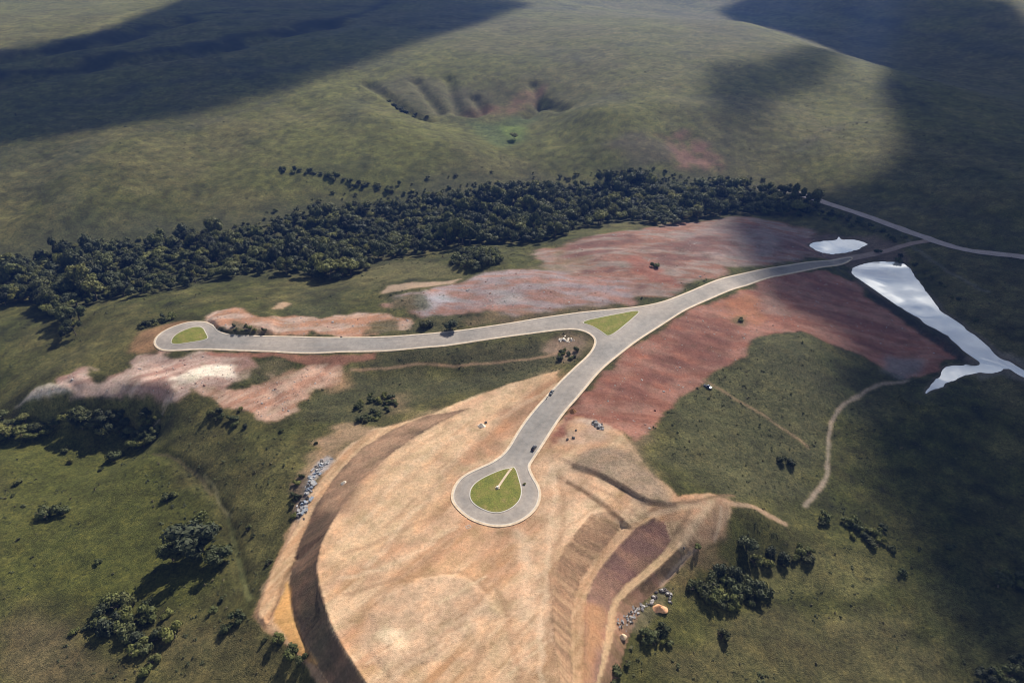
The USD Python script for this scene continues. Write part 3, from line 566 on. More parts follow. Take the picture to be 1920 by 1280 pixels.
paint([(770, 608), (810, 590), (865, 592), (880, 606), (830, 622), (770, 624)], (.085, .078, .035), .9, 1, soft=1.5, wob=2, seed=82)
paint([(880, 598), (960, 580), (1100, 570), (1190, 570), (1100, 583), (960, 602), (880, 612)], (.15, .105, .06), .8, .7, soft=1.5, wob=2, seed=83, mottle=.5)
paint([(515, 580), (535, 565), (552, 568), (535, 580)], (.45, .30, .20), .8, 0, soft=1, wob=1, seed=84)
paint([(270, 620), (330, 600), (400, 598), (300, 650), (280, 660), (240, 660)], (.30, .16, .09), .7, .2, soft=2, wob=2, seed=85)
# spoil below the branch road
paint([(40, 757), (75, 727), (115, 716), (130, 720), (135, 738)], PALE, .85, 0, 3, soft=1.2, wob=1.5, seed=90)
paint([(130, 712), (160, 690), (178, 686), (197, 705), (230, 690), (255, 665), (300, 655), (380, 668), (470, 672), (475, 690), (450, 715), (430, 740), (370, 738), (310, 745), (280, 740), (200, 745), (140, 745)], (.50, .36, .30), .95, 0, 3, soft=1.3, wob=3.5, seed=91, second=(.34, .20, .16), streak=(25, 24, 5))
paint([(330, 700), (400, 685), (450, 680), (440, 705), (380, 715), (335, 722)], (.72, .62, .51), .95, 0, soft=1.5, wob=4, seed=92, mottle=.3)
paint([(265, 715), (330, 705), (322, 735), (298, 745)], (.28, .165, .135), .8, 0, soft=2, wob=2, seed=93)
paint([(370, 735), (440, 715), (520, 700), (590, 675), (640, 672), (645, 700), (600, 735), (560, 760), (500, 782), (480, 785), (430, 765), (385, 752)], (.38, .205, .14), .95, .05, 3, soft=1.3, wob=4, seed=94, second=(.48, .32, .24), streak=(40, 18, 4))
paint([(470, 690), (540, 672), (560, 690), (500, 712), (460, 715)], (.14, .115, .065), .7, .8, soft=3, wob=3, seed=95, mottle=.5)
paint([(390, 657), (640, 663), (705, 662), (700, 672), (640, 680), (400, 664)], (.28, .125, .085), .85, .1, soft=.9, wob=1, seed=96)
paint([(620, 690), (650, 690), (660, 720), (620, 735)], (.30, .185, .11), .7, .3, soft=3, wob=3, seed=97, mottle=.5)
paint([(580, 850), (620, 800), (660, 790), (700, 805), (655, 842), (610, 895), (572, 950), (560, 930)], (.36, .235, .15), .8, .1, 1, soft=2.5, wob=3, seed=98, mottle=.4)
paint([(730, 780), (740, 740), (760, 740), (770, 775)], (.25, .165, .10), .5, .4, soft=3, wob=3, seed=99, mottle=.6)
paint([(1020, 650), (1060, 622), (1090, 625), (1095, 645), (1080, 680), (1050, 690)], (.30, .20, .15), .7, .2, soft=2, wob=2.5, seed=100, mottle=.5)
paint([(560, 955), (573, 900), (590, 868), (612, 858), (622, 866), (590, 900), (578, 945), (566, 975)], (.36, .33, .33), .8, 0, soft=1, wob=1.5, seed=101)
paint([(548, 900), (570, 885), (575, 905), (562, 980), (548, 970)], (.12, .085, .06), .8, .3, soft=1, wob=1.5, seed=102)
paint([(1180, 1180), (1210, 1130), (1240, 1100), (1262, 1115), (1250, 1150), (1210, 1175)], (.24, .19, .14), .6, .3, soft=2, wob=3, seed=103, mottle=.6)
# tracks
TRACKS = [([(1318, 712), (1345, 728), (1400, 762), (1450, 792), (1512, 836)], 1.5, (.26, .165, .10)), ([(1700, 713), (1650, 722), (1610, 740), (1572, 768), (1555, 800), (1553, 850), (1551, 885), (1533, 920), (1508, 946)], 2.4, (.30, .235, .175)),
          ([(1360, 938), (1400, 950), (1440, 966), (1472, 984)], 2.6, (.38, .26, .17)), ([(660, 694), (720, 690), (850, 683), (1010, 671), (1050, 660)], 1.8, (.30, .19, .12)), ([(315, 750), (300, 778), (280, 808)], 1.0, (.25, .2, .16)),
          ([(385, 885), (405, 925), (422, 958), (428, 975)], 1.6, (.22, .19, .09)), ([(290, 848), (335, 858), (370, 888), (400, 925)], 1.2, (.15, .12, .06)), ([(428, 975), (440, 1020), (455, 1080), (470, 1120)], 2.2, (.12, .12, .045)),
          ([(1420, 350), (1462, 357), (1500, 366)], 5, (.22, .19, .16)), ([(1700, 450), (1790, 520), (1850, 548)], 3, (.12, .11, .085)), ([(1180, 700), (1120, 775), (1095, 790)], 2.0, (.30, .17, .12))]
for i, (l, wd, c) in enumerate(TRACKS):
    paint(l, c, .95 if i != 10 else .3, .1, 4 if i not in (5, 6, 7, 9, 10) else None, soft=.6, wob=.8, closed=False, width=wd, seed=110 + i)
# pond shores and the wet valley
paint([(1520, 440), (1640, 440), (1720, 480), (1700, 490), (1640, 484), (1600, 500), (1540, 480)], (.15, .105, .085), .8, .3, soft=2, wob=2, seed=130)
paint([(1585, 505), (1602, 508), (1640, 553), (1700, 585), (1790, 640), (1822, 672), (1812, 684), (1760, 648), (1690, 600), (1630, 560), (1600, 530)], (.040, .038, .026), .9, .9, soft=1.5, wob=2, seed=131)
paint([(1532, 474), (1600, 523), (1700, 594), (1818, 680)], (.045, .04, .034), .9, .1, soft=.6, closed=False, width=2.6, seed=133)
paint([(1840, 640), (1925, 690), (1925, 720), (1880, 700), (1840, 710), (1820, 690)], (.17, .15, .13), .7, .2, soft=2, wob=2, seed=132)
for poly in pond_polys:
    sd = np.full(H.shape, -999.0)
    sd[pond_rows] = signed(poly, pond_rows)
    k = (np.clip((sd + 3.5 + 1.5 * n_mid) / 2.5, 0, 1) * .8)[..., None]
    COVER = COVER * (1 - k) + V(.13, .105, .08) * k
    GREEN = GREEN * (1 - .8 * k[..., 0])
COVER = np.clip(COVER * (1 + 0.20 * n_small * (.4 + .6 * GREEN) + 0.12 * n_mid)[..., None], 0.01, 0.9)

ground_mat = usdkit.material(stage, "/World/Looks/ground", {
    "geo": ("geometry", {}), "cover": ("attribute", {"attribute": "cover"}), "green": ("attribute", {"attribute": "greenness"}),
    "n1": ("noise_texture", {"scale": 0.75, "detail": 5.0, "roughness": 0.65}), "n2": ("noise_texture", {"scale": 0.11, "detail": 4.0, "roughness": 0.6}), "n3": ("noise_texture", {"scale": 2.6, "detail": 3.0, "roughness": 0.6}),
    "r1": ("rgb_ramp", {"ramp": [(0.27, (.30, .34, .28)), (0.45, (.85, .86, .82)), (0.56, (1.12, 1.1, 1.05)), (0.75, (1.75, 1.62, 1.4))]}), "n4": ("noise_texture", {"scale": 0.30, "detail": 6.0, "roughness": 0.72}), "r4": ("rgb_ramp", {"ramp": [(0.3, (.62, .66, .6)), (0.5, (1, 1, 1)), (0.7, (1.36, 1.3, 1.22))]}), "c": ("mix_color", {"blend_type": "multiply", "use_clamp": False}), "g4": ("math", {"math_type": "multiply_add", "value2": 0.75, "value3": 0.25}), "e1": ("rgb_ramp", {"ramp": [(0.25, (.70, .67, .64)), (0.5, (1, 1, 1)), (0.75, (1.22, 1.22, 1.23))]}),
    "r2": ("rgb_ramp", {"ramp": [(0.3, (.80, .84, .78)), (0.5, (1, 1, 1)), (0.7, (1.22, 1.14, 1.08))]}),
    "pick": ("mix_color", {"use_clamp": False}), "a": ("mix_color", {"blend_type": "multiply", "fac": 1.0, "use_clamp": False}), "b": ("mix_color", {"blend_type": "multiply", "fac": 1.0, "use_clamp": False}),
    "h": ("math", {"math_type": "multiply_add", "value2": 0.8}), "ha": ("math", {"math_type": "multiply_add", "value2": 0.35}), "amp": ("math", {"math_type": "multiply_add", "value2": 0.5, "value3": 0.5}),
    "bump": ("bump", {"strength": 0.8, "distance": 0.9}),
    "p": ("principled_bsdf", {"roughness": 0.95, "specular_ior_level": 0.15, "diffuse_roughness": 0.6}),
}, [("geo.position", "n1.vector"), ("geo.position", "n2.vector"), ("geo.position", "n3.vector"), ("n1.fac", "r1.fac"), ("n1.fac", "e1.fac"), ("n2.fac", "r2.fac"), ("green.fac", "pick.fac"), ("e1.color", "pick.a"), ("r1.color", "pick.b"),
    ("cover.color", "a.a"), ("pick.result", "a.b"), ("a.result", "b.a"), ("r2.color", "b.b"), ("b.result", "c.a"), ("geo.position", "n4.vector"), ("n4.fac", "r4.fac"), ("r4.color", "c.b"), ("green.fac", "g4.value1"), ("g4.value", "c.fac"), ("c.result", "p.base_color"),
    ("n1.fac", "ha.value1"), ("n3.fac", "ha.value3"), ("ha.value", "h.value1"), ("green.fac", "amp.value1"), ("ha.value", "bump.height"), ("amp.value", "bump.strength"), ("bump.normal", "p.normal")], surface="p.BSDF")

# the ground is one continuous sheet, cut along its kinds of ground so that each can be named
idx = np.arange(NR * NC).reshape(NR, NC)
quads = np.stack([idx[:-1, :-1], idx[:-1, 1:], idx[1:, 1:], idx[1:, :-1]], -1).reshape(-1, 4)
verts = np.stack([GX, GY, H], -1).reshape(-1, 3)
vn = np.zeros_like(verts)
tris = np.vstack([quads[:, [0, 1, 2]], quads[:, [0, 2, 3]]])
fn = np.cross(verts[tris[:, 1]] - verts[tris[:, 0]], verts[tris[:, 2]] - verts[tris[:, 0]])
for j in range(3):
    for a in range(3):
        vn[:, a] += np.bincount(tris[:, j], fn[:, a], len(verts))
vn /= np.linalg.norm(vn, axis=1, keepdims=True)
is_far = (GY > np.interp(GX, [-900, -300, 0, 300, 700, 1500], [480, 560, 640, 700, 720, 760])).reshape(-1)
kind_v = KIND.reshape(-1).astype(int)
kind_v[(kind_v == 0) & is_far] = 5
kq = kind_v[quads[:, 0]]
cols, grn = COVER.reshape(-1, 3), GREEN.reshape(-1)
names = {0: ("grassland", "rough green grassland of the near valleys and slopes"), 1: ("earth_pad", "wide levelled pad of pale peach earth with benches and banks round the near turning circle"),
         2: ("red_earth", "bare red earth slopes on both sides of the main road"), 3: ("spoil_ground", "pale grey and pink rocky spoil beside the branch road"), 4: ("dirt_track", "narrow dirt tracks winding over the grass"), 5: ("hills", "rolling grassy hills beyond the forest belt")}
for kk, (nm, lb) in names.items():
    q = quads[kq == kk]
    ids, inv = np.unique(q, return_inverse=True)
    q = inv.reshape(q.shape)
    m = UsdGeom.Mesh.Define(stage, path_for(nm))
    m.CreatePointsAttr(Vt.Vec3fArray.FromNumpy(verts[ids].astype(np.float32)))
    m.CreateFaceVertexCountsAttr(Vt.IntArray.FromNumpy(np.full(len(q), 4, np.int32)))
    m.CreateFaceVertexIndicesAttr(Vt.IntArray.FromNumpy(q.astype(np.int32).ravel()))
    m.CreateSubdivisionSchemeAttr("none")
    m.CreateNormalsAttr(Vt.Vec3fArray.FromNumpy(vn[ids].astype(np.float32)))
    m.SetNormalsInterpolation("vertex")
    api = UsdGeom.PrimvarsAPI(m)
    api.CreatePrimvar("cover", Sdf.ValueTypeNames.Color3fArray, "vertex").Set(Vt.Vec3fArray.FromNumpy(cols[ids].astype(np.float32)))
    api.CreatePrimvar("greenness", Sdf.ValueTypeNames.FloatArray, "vertex").Set(Vt.FloatArray.FromNumpy(grn[ids].astype(np.float32)))
    UsdShade.MaterialBindingAPI.Apply(m.GetPrim()).Bind(ground_mat)
    tag(m, lb, None, None, "structure")

# ---------------------------------------------------------------- simple materials
def plain(name, colour, rough=0.9, noise=0.0, scale=1.0, **kw):
    nodes = {"p": ("principled_bsdf", {"roughness": rough, "base_color": colour, "specular_ior_level": 0.25, **kw})}
    links = []
    if noise:
        lo, hi = [c * (1 - noise) for c in colour], [min(1, c * (1 + noise)) for c in colour]
        nodes.update(geo=("geometry", {}), n=("noise_texture", {"scale": scale, "detail": 5.0, "roughness": 0.65}), r=("rgb_ramp", {"ramp": [(0.3, lo), (0.7, hi)]}))
        links = [("geo.position", "n.vector"), ("n.fac", "r.fac"), ("r.color", "p.base_color")]
    return usdkit.material(stage, f"/World/Looks/{name}", nodes, links, surface="p.BSDF")

asphalt = usdkit.material(stage, "/World/Looks/asphalt", {
    "geo": ("geometry", {}), "cover": ("attribute", {"attribute": "cover"}), "y": ("mix_color", {"blend_type": "multiply", "fac": 1.0, "use_clamp": False}), "n": ("noise_texture", {"scale": 0.35, "detail": 6.0, "roughness": 0.7}), "m": ("noise_texture", {"scale": 0.06, "detail": 3.0}),
    "r": ("rgb_ramp", {"ramp": [(0.3, (.140, .126, .115)), (0.7, (.205, .186, .170))]}), "r2": ("rgb_ramp", {"ramp": [(0.35, (.86, .85, .84)), (0.65, (1.14, 1.12, 1.1))]}),
    "x": ("mix_color", {"blend_type": "multiply", "fac": 1.0, "use_clamp": False}), "p": ("principled_bsdf", {"roughness": 0.85, "specular_ior_level": 0.3})},
    [("geo.position", "n.vector"), ("geo.position", "m.vector"), ("n.fac", "r.fac"), ("m.fac", "r2.fac"), ("r.color", "x.a"), ("r2.color", "x.b"), ("x.result", "y.a"), ("cover.color", "y.b"), ("y.result", "p.base_color")], surface="p.BSDF")
paving = plain("paving", (.43, .335, .24), 0.9, .22, .5)
kerb_mat = plain("kerb_concrete", (.38, .35, .31), 0.85, .12, .5)
turf = usdkit.material(stage, "/World/Looks/turf", {
    "geo": ("geometry", {}), "n": ("noise_texture", {"scale": 0.22, "detail": 5.0, "roughness": 0.65}), "m": ("noise_texture", {"scale": 1.6, "detail": 4.0, "roughness": 0.7}),
    "r": ("rgb_ramp", {"ramp": [(0.28, (.18, .14, .06)), (0.42, (.135, .125, .034)), (0.55, (.11, .118, .026)), (0.72, (.075, .085, .024))]}), "r2": ("rgb_ramp", {"ramp": [(0.3, (.55, .58, .55)), (0.7, (1.4, 1.35, 1.3))]}),
    "x": ("mix_color", {"blend_type": "multiply", "fac": 1.0, "use_clamp": False}), "b": ("bump", {"strength": 0.6, "distance": 0.3}), "p": ("principled_bsdf", {"roughness": 0.95, "specular_ior_level": 0.15})},
    [("geo.position", "n.vector"), ("geo.position", "m.vector"), ("n.fac", "r.fac"), ("m.fac", "r2.fac"), ("r.color", "x.a"), ("r2.color", "x.b"), ("x.result", "p.base_color"), ("m.fac", "b.height"), ("b.normal", "p.normal")], surface="p.BSDF")
concrete = plain("concrete", (.30, .29, .285), 0.9, .25, .6)
rock_mat = plain("rubble_stone", (.30, .275, .26), 0.95, .35, .9)
dark_rock = plain("dark_stone", (.07, .06, .055), 0.9, .4, .8)

# ---------------------------------------------------------------- roads
def drape(poly, zfun, lift, step=2.0):
    """A sheet over the polygon that follows zfun."""
    out = []
    for g in getattr(poly, "geoms", [poly]):
        if g.geom_type != "Polygon" or g.area < 0.05:
            continue
        b = [dense(np.array(r.coords)[:-1], step, closed=True) for r in (g.exterior, *g.interiors)]
        p = np.vstack(b)
        x0, y0, x1, y1 = g.bounds
        gx, gy = np.meshgrid(np.arange(x0, x1, step), np.arange(y0, y1, step))
        q = np.stack([gx.ravel(), gy.ravel()], -1)
        if len(q):
            q = q[shapely.contains_xy(g.buffer(-step * 0.45), q[:, 0], q[:, 1])]
        p = np.vstack([p, q]) if len(q) else p
        t = Delaunay(p).simplices
        c = p[t].mean(1)
        t = t[shapely.contains_xy(g.buffer(0.01), c[:, 0], c[:, 1])]
        a = np.cross(p[t[:, 1]] - p[t[:, 0]], p[t[:, 2]] - p[t[:, 0]])
        t = t[np.abs(a) > 1e-5]
        a = a[np.abs(a) > 1e-5]
        t[a < 0] = t[a < 0][:, ::-1]
        out.append((np.column_stack([p, zfun(p[:, 0], p[:, 1]) + lift]), t))
    n, vs, fs = 0, [], []
    for v, f in out:
        vs.append(v), fs.append(f + n)
        n += len(v)
    return np.vstack(vs), np.vstack(fs)

def slab(poly, zfun, lift, drop, step=2.0):
    """The draped sheet with a skirt down its edges."""
    v, f = drape(poly, zfun, lift, step)
    e = np.vstack([f[:, [0, 1]], f[:, [1, 2]], f[:, [2, 0]]])
    key = {tuple(x) for x in e}
    rim = np.array([x for x in e if (x[1], x[0]) not in key])
    ids, inv = np.unique(rim, return_inverse=True)
    inv = inv.reshape(rim.shape) + len(v)
    low = v[ids] - [0, 0, drop]
    side = np.vstack([np.column_stack([rim[:, 0], inv[:, 0], inv[:, 1]]), np.column_stack([rim[:, 0], inv[:, 1], rim[:, 1]])])
    return np.vstack([v, low]), np.vstack([f, side])

roadz = lambda x, y: lookup(ROAD, x, y)
all_islands = shapely.union_all(islands)
lanes = lane_poly.difference(all_islands.buffer(-0.1)).intersection(road_poly)
rv, rf = drape(lanes.buffer(0), roadz, 0.10, 1.6)
edge_d = shapely.distance(lanes.boundary, shapely.points(rv[:, 0], rv[:, 1]))
dust = np.clip(1 - edge_d / 2.6, 0, 1) * (.5 + .8 * fbm(rv[:, 0], rv[:, 1], 14, 3, 5)) + .55 * fbm(rv[:, 0], rv[:, 1], 30, 3, 6) + .30 * np.exp(-((edge_d - 4.6) / .8) ** 2)
dust = np.clip(dust, -.25, 1)[:, None]
tag(obj("road", (rv, rf), asphalt, smooth=True, colors=np.clip(1 + dust * V(.36, .26, .16), .6, 1.6)), "pale grey asphalt main road and branch road with their turning circles", None, None, "structure")
tag(obj("pavement", slab(road_poly.difference(lane_poly.buffer(0.35)), roadz, 0.24, 0.5, 2.0), paving), "cream pavement strip running along the road edges", None, None, "structure")
tag(obj("kerb", slab(lane_poly.buffer(0.345).difference(lane_poly), roadz, 0.27, 0.5, 2.0), kerb_mat), "concrete kerb between the roadway and the cream pavement", None, None, "structure")
for isl, lb, in zip(islands, ("triangular grass island at the road junction", "round grass island inside the near turning circle", "oval grass island inside the far left turning circle")):
    tag(obj("traffic_island", slab(isl.buffer(-0.45), roadz, 0.28, 0.5, 2.0), turf), lb, None, None, "structure")
    tag(obj("island_kerb", slab(isl.difference(isl.buffer(-0.445)), roadz, 0.26, 0.5, 2.0), kerb_mat), "concrete kerb round the " + lb, None, None, "structure")
hw = rounded(at([(1488, 360), (1512, 369), (1560, 385), (1600, 398), (1640, 412), (1700, 434), (1760, 456), (1800, 468), (1860, 476), (1930, 484)])[:, :2], 2)
tag(obj("highway", drape(LineString(hw).buffer(4.6, cap_style="flat"), height, 0.5, 4.0), plain("worn_road", (.30, .25, .23), 0.9, .15, .2), smooth=True), "straight pale road in cloud shadow above the two ponds", None, None, "structure")
causeway = LineString(at([(1545, 494), (1580, 487), (1625, 479), (1665, 470), (1705, 458), (1740, 452)])[:, :2]).buffer(3.4, cap_style="flat")
tag(obj("causeway_track", drape(causeway, height, 0.35, 3.0), plain("track_earth", (.23, .17, .14), .95, .2, .3)), "brown earth track between the two ponds at the road end", None, None, "structure")

# ---------------------------------------------------------------- water
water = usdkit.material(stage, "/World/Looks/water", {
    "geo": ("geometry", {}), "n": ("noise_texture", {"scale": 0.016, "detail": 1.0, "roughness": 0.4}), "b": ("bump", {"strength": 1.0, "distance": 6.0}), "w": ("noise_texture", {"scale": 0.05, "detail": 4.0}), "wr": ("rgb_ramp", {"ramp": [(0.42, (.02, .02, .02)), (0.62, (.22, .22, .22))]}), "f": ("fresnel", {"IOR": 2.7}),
    "d": ("principled_bsdf", {"base_color": (.40, .39, .365), "roughness": 0.3}), "g": ("glossy_bsdf", {"color": (.97, .97, .97), "roughness": 0.03}), "x": ("mix_closure", {})},  # pale base colour stands in for part of the bright sky reflection
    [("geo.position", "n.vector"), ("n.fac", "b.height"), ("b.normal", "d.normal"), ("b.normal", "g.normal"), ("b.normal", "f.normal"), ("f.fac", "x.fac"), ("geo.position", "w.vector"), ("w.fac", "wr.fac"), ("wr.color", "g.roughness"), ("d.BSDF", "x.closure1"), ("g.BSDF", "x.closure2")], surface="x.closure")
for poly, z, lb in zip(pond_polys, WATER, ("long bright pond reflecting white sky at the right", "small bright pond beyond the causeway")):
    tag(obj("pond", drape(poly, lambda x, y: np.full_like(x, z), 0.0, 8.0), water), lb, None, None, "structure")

# ---------------------------------------------------------------- trees and shrubs
rng = np.random.default_rng(5)
leaf_mats = []
for i, c in enumerate([(.064, .074, .029), (.084, .092, .034), (.052, .060, .031), (.094, .098, .038)]):
    leaf_mats.append(usdkit.material(stage, f"/World/Looks/leaves_{i}", {
        "info": ("object_info", {}), "geo": ("geometry", {}), "n": ("noise_texture", {"scale": 0.9, "detail": 3.0}),
        "r": ("rgb_ramp", {"ramp": [(0.0, [x * .5 for x in c]), (0.45, c), (0.8, [c[0] * 1.5, c[1] * 1.4, c[2] * 1.1]), (1.0, [c[0] * 1.75, c[1] * 1.6, c[2] * 1.2])]}),
        "v": ("rgb_ramp", {"ramp": [(0.3, (.6, .6, .6)), (0.7, (1.35, 1.35, 1.3))]}),
        "m": ("mix_color", {"blend_type": "multiply", "fac": 1.0, "use_clamp": False}), "d": ("principled_bsdf", {"roughness": 0.7, "specular_ior_level": 0.2}), "t": ("translucent_bsdf", {}), "x": ("mix_closure", {"fac": 0.25})},
        [("info.random", "r.fac"), ("geo.position", "n.vector"), ("n.fac", "v.fac"), ("r.color", "m.a"), ("v.color", "m.b"), ("m.result", "d.base_color"), ("m.result", "t.color"), ("d.BSDF", "x.closure1"), ("t.BSDF", "x.closure2")], surface="x.closure"))
bark = plain("bark", (.11, .085, .065), .95, .3, 2.0)

def crown_mesh(r, h0, h1, lobes, leaves, leaf, g):
    """Lumpy leaf masses with many loose leaf sprays round them."""
    vs, fs, n = [], [], 0
    cs = []
    for i in range(lobes):
        a, rad = g.uniform(0, 2 * np.pi), r * math.sqrt(g.uniform(0, .55))
        zc = g.uniform(h0 + .25 * (h1 - h0), h1 - .25 * (h1 - h0))
        rr_ = r * g.uniform(.36, .58)
        cs.append((np.array([rad * math.cos(a), rad * math.sin(a), zc]), rr_))
    for c, q in cs:
        s = trimesh.creation.icosphere(1, 1.0)
        v = s.vertices * (q * .82 * g.uniform(.75, 1.15, (len(s.vertices), 1))) * [1, 1, .8] + c
        vs.append(v), fs.append(s.faces + n)
        n += len(v)
    for _ in range(leaves):
        c, q = cs[g.integers(len(cs))]
        d = g.normal(size=3)
        d /= np.linalg.norm(d)
        if d[2] < -.3:
            d[2] *= -1
        p = c + d * q * g.uniform(.8, 1.15) * [1, 1, .85]
        u = np.cross(d + g.normal(size=3) * .5, g.normal(size=3))
        u /= np.linalg.norm(u)
        w_ = np.cross(d, u)
        s_ = leaf * g.uniform(.6, 1.5)
        tip = d * s_ * g.uniform(-.1, .5)
        vs.append(np.array([p - u * s_ * .6, p + w_ * s_ * .5 + tip, p + u * s_ * .6, p - w_ * s_ * .5 + tip * .5]))
        fs.append(np.array([[0, 1, 2], [0, 2, 3]]) + n)
        n += 4
    return np.vstack(vs), np.vstack(fs)

def trunk_mesh(h, r, spread, g, stems=1):
    parts = []
    for i in range(stems):
        a = g.uniform(0, 6.28)
        base, top = np.array([0, 0, -.6]) + [.3 * i * math.cos(a), .3 * i * math.sin(a), 0], np.array([g.uniform(-.4, .4), g.uniform(-.4, .4), h])
        ends = [(base, top, r, r * .55)] + [(top * .8, top * .8 + [spread * math.cos(b), spread * math.sin(b), h * .45], r * .45, r * .15) for b in g.uniform(0, 6.28, 4)]
        for p, q, r0, r1 in ends:
            ring_n = 6
            d = (q - p) / np.linalg.norm(q - p)
            u = np.cross(d, [1, .2, .1])
            u /= np.linalg.norm(u)
            w_ = np.cross(d, u)
            an = np.arange(ring_n) * 2 * np.pi / ring_n
            ringv = np.cos(an)[:, None] * u + np.sin(an)[:, None] * w_
            v = np.vstack([p + ringv * r0, q + ringv * r1])
            f = [[j, (j + 1) % ring_n, ring_n + (j + 1) % ring_n] for j in range(ring_n)] + [[j, ring_n + (j + 1) % ring_n, ring_n + j] for j in range(ring_n)]
            parts.append((v, np.array(f)))
    n, vs, fs = 0, [], []
    for v, f in parts:
        vs.append(v), fs.append(f + n)
        n += len(v)
    return np.vstack(vs), np.vstack(fs)

def plant_class(name, r, h0, h1, lobes, leaves, leaf, mat, seed, stems=1):
    g = np.random.default_rng(seed)
    p = stage.CreateClassPrim(f"/World/{name}")
    obj("trunk", trunk_mesh(h0 + .45 * (h1 - h0), .05 * r + .04, r * .45, g, stems), bark, p.GetPath())
    obj("crown", crown_mesh(r, h0, h1, lobes, leaves, leaf, g), mat, p.GetPath())
    return p

TREE_KINDS = [plant_class(f"tree_kind_{'abcdef'[i]}", 1.0, .28 + .1 * (i % 3), 2.1 + .25 * (i % 2), 6 + i % 3, 420, .17, leaf_mats[(0, 1, 2, 0, 2, 3)[i]], 50 + i) for i in range(6)]
BUSH_KINDS = [plant_class(f"bush_kind_{'abcd'[i]}", 1.0, .05, 1.15 + .2 * (i % 2), 5 + i % 3, 260, .19, leaf_mats[(1, 0, 3, 2)[i]], 80 + i, 3) for i in range(4)]

def plant(name, kinds, x, y, r, label, cat, group=None, tall=1.0):
    z = float(height(np.array([x]), np.array([y]))[0]) - .1 * r
    o = thing(name, (x, y, z), rng.uniform(0, 360), (r * rng.uniform(.88, 1.12), r * rng.uniform(.88, 1.12), r * tall * rng.uniform(.85, 1.15)), label, cat, group)
    o.GetPrim().GetReferences().AddInternalReference(kinds[rng.integers(len(kinds))].GetPath())
    o.GetPrim().SetInstanceable(True)
    return o

def scatter(poly, spacing, jitter=.45, keep=1.0):
    x0, y0, x1, y1 = poly.bounds
    gx, gy = np.meshgrid(np.arange(x0, x1, spacing), np.arange(y0, y1, spacing * .87))
    gx = gx + (np.arange(gx.shape[0]) % 2)[:, None] * spacing / 2
    q = np.stack([gx.ravel(), gy.ravel()], -1)
    q += rng.uniform(-jitter, jitter, q.shape) * spacing
    q = q[shapely.contains_xy(poly, q[:, 0], q[:, 1])]
    return q[rng.random(len(q)) < keep]

# the forest belt in the valley
forest_px = [(-60, 515), (60, 500), (150, 490), (230, 468), (330, 452), (420, 445), (480, 428), (560, 415), (650, 402), (720, 390), (800, 375), (900, 368), (1000, 357), (1100, 352), (1200, 350), (1300, 358), (1400, 352), (1480, 366), (1535, 384), (1530, 404),
             (1482, 406), (1400, 404), (1330, 407), (1250, 424), (1150, 416), (1060, 440), (1010, 458), (940, 458), (850, 464), (800, 480), (720, 486), (680, 512), (610, 532), (560, 518), (480, 514), (400, 528), (300, 552), (200, 565), (130, 582), (60, 570), (-60, 578)]
forest_poly = Polygon(at(forest_px)[:, :2]).buffer(0)
arm_poly = LineString(at([(90, 575), (125, 592), (135, 615), (133, 632)])[:, :2]).buffer(6)
ft = np.vstack([scatter(forest_poly, 7.4, .5, .93), scatter(arm_poly, 6.0)])
fr = np.clip(rng.gamma(9.0, .52, len(ft)), 2.4, 8.2) * np.clip(1 + .35 * fbm(ft[:, 0], ft[:, 1], 60, 2, 91), .7, 1.4)
depth = ft[:, 1] * C_ + (CAM_Z - height(ft[:, 0], ft[:, 1])) * S_
order = np.argsort(-(fr / depth))
near_sel = order[:300]
colpx = 960 + ft[:, 0] / depth * F
front = np.array([not forest_poly.buffer(-9).contains(Point(p)) for p in ft])
sect = ("at its far left end", "behind the far left turning circle", "behind the branch road", "behind the grey rock slope", "behind the red earth slope", "near its right end")
for i in near_sel:
    s = sect[int(np.clip(colpx[i] // 260, 0, 5))]
    row = ("on the forest edge" if front[i] else "within the forest belt")
    big = "broad" if fr[i] > 5.4 else "slim" if fr[i] < 4.5 else "middling"
    plant("forest_tree", TREE_KINDS, ft[i, 0], ft[i, 1], fr[i], f"{big} dark tree {row} {s}", "tree", f"{big} trees {row} {s}", rng.uniform(.75, 1.35))

def instancer(name, kinds_meshes, mat_list, pts, sizes, label, cat, tall=1.0, structure="stuff"):
    pi = UsdGeom.PointInstancer.Define(stage, path_for(name))
    protos = UsdGeom.Scope.Define(stage, str(pi.GetPath()) + "/kinds")
    targets = []
    for j, (mesh, mat) in enumerate(zip(kinds_meshes, mat_list)):
        m = obj("clump", mesh, mat, protos.GetPath())
        targets.append(m.GetPath())
    pi.CreatePrototypesRel().SetTargets(targets)
    n = len(pts)
    pi.CreatePositionsAttr(Vt.Vec3fArray.FromNumpy(pts.astype(np.float32)))
    pi.CreateProtoIndicesAttr(Vt.IntArray.FromNumpy(rng.integers(0, len(targets), n).astype(np.int32)))
    a = rng.uniform(0, 2 * np.pi, n)
    pi.CreateOrientationsAttr(Vt.QuathArray([Gf.Quath(float(math.cos(t / 2)), 0, 0, float(math.sin(t / 2))) for t in a]))
    sc = np.stack([sizes * rng.uniform(.85, 1.15, n), sizes * rng.uniform(.85, 1.15, n), sizes * tall * rng.uniform(.8, 1.2, n)], -1)
    pi.CreateScalesAttr(Vt.Vec3fArray.FromNumpy(sc.astype(np.float32)))
    tag(pi, label, cat, None, structure)
    return pi

far_sel = order[300:]
g_ = np.random.default_rng(99)
crowns = [crown_mesh(1.0, .4, 2.2, 6 + i % 3, 300, .18, g_) for i in range(5)]
instancer("forest", crowns, [leaf_mats[i] for i in (0, 1, 2, 0, 3)], np.column_stack([ft[far_sel], height(ft[far_sel, 0], ft[far_sel, 1])]), fr[far_sel] * rng.uniform(.85, 1.2, len(far_sel)), "dense dark green forest filling the valley behind the branch road", "forest")

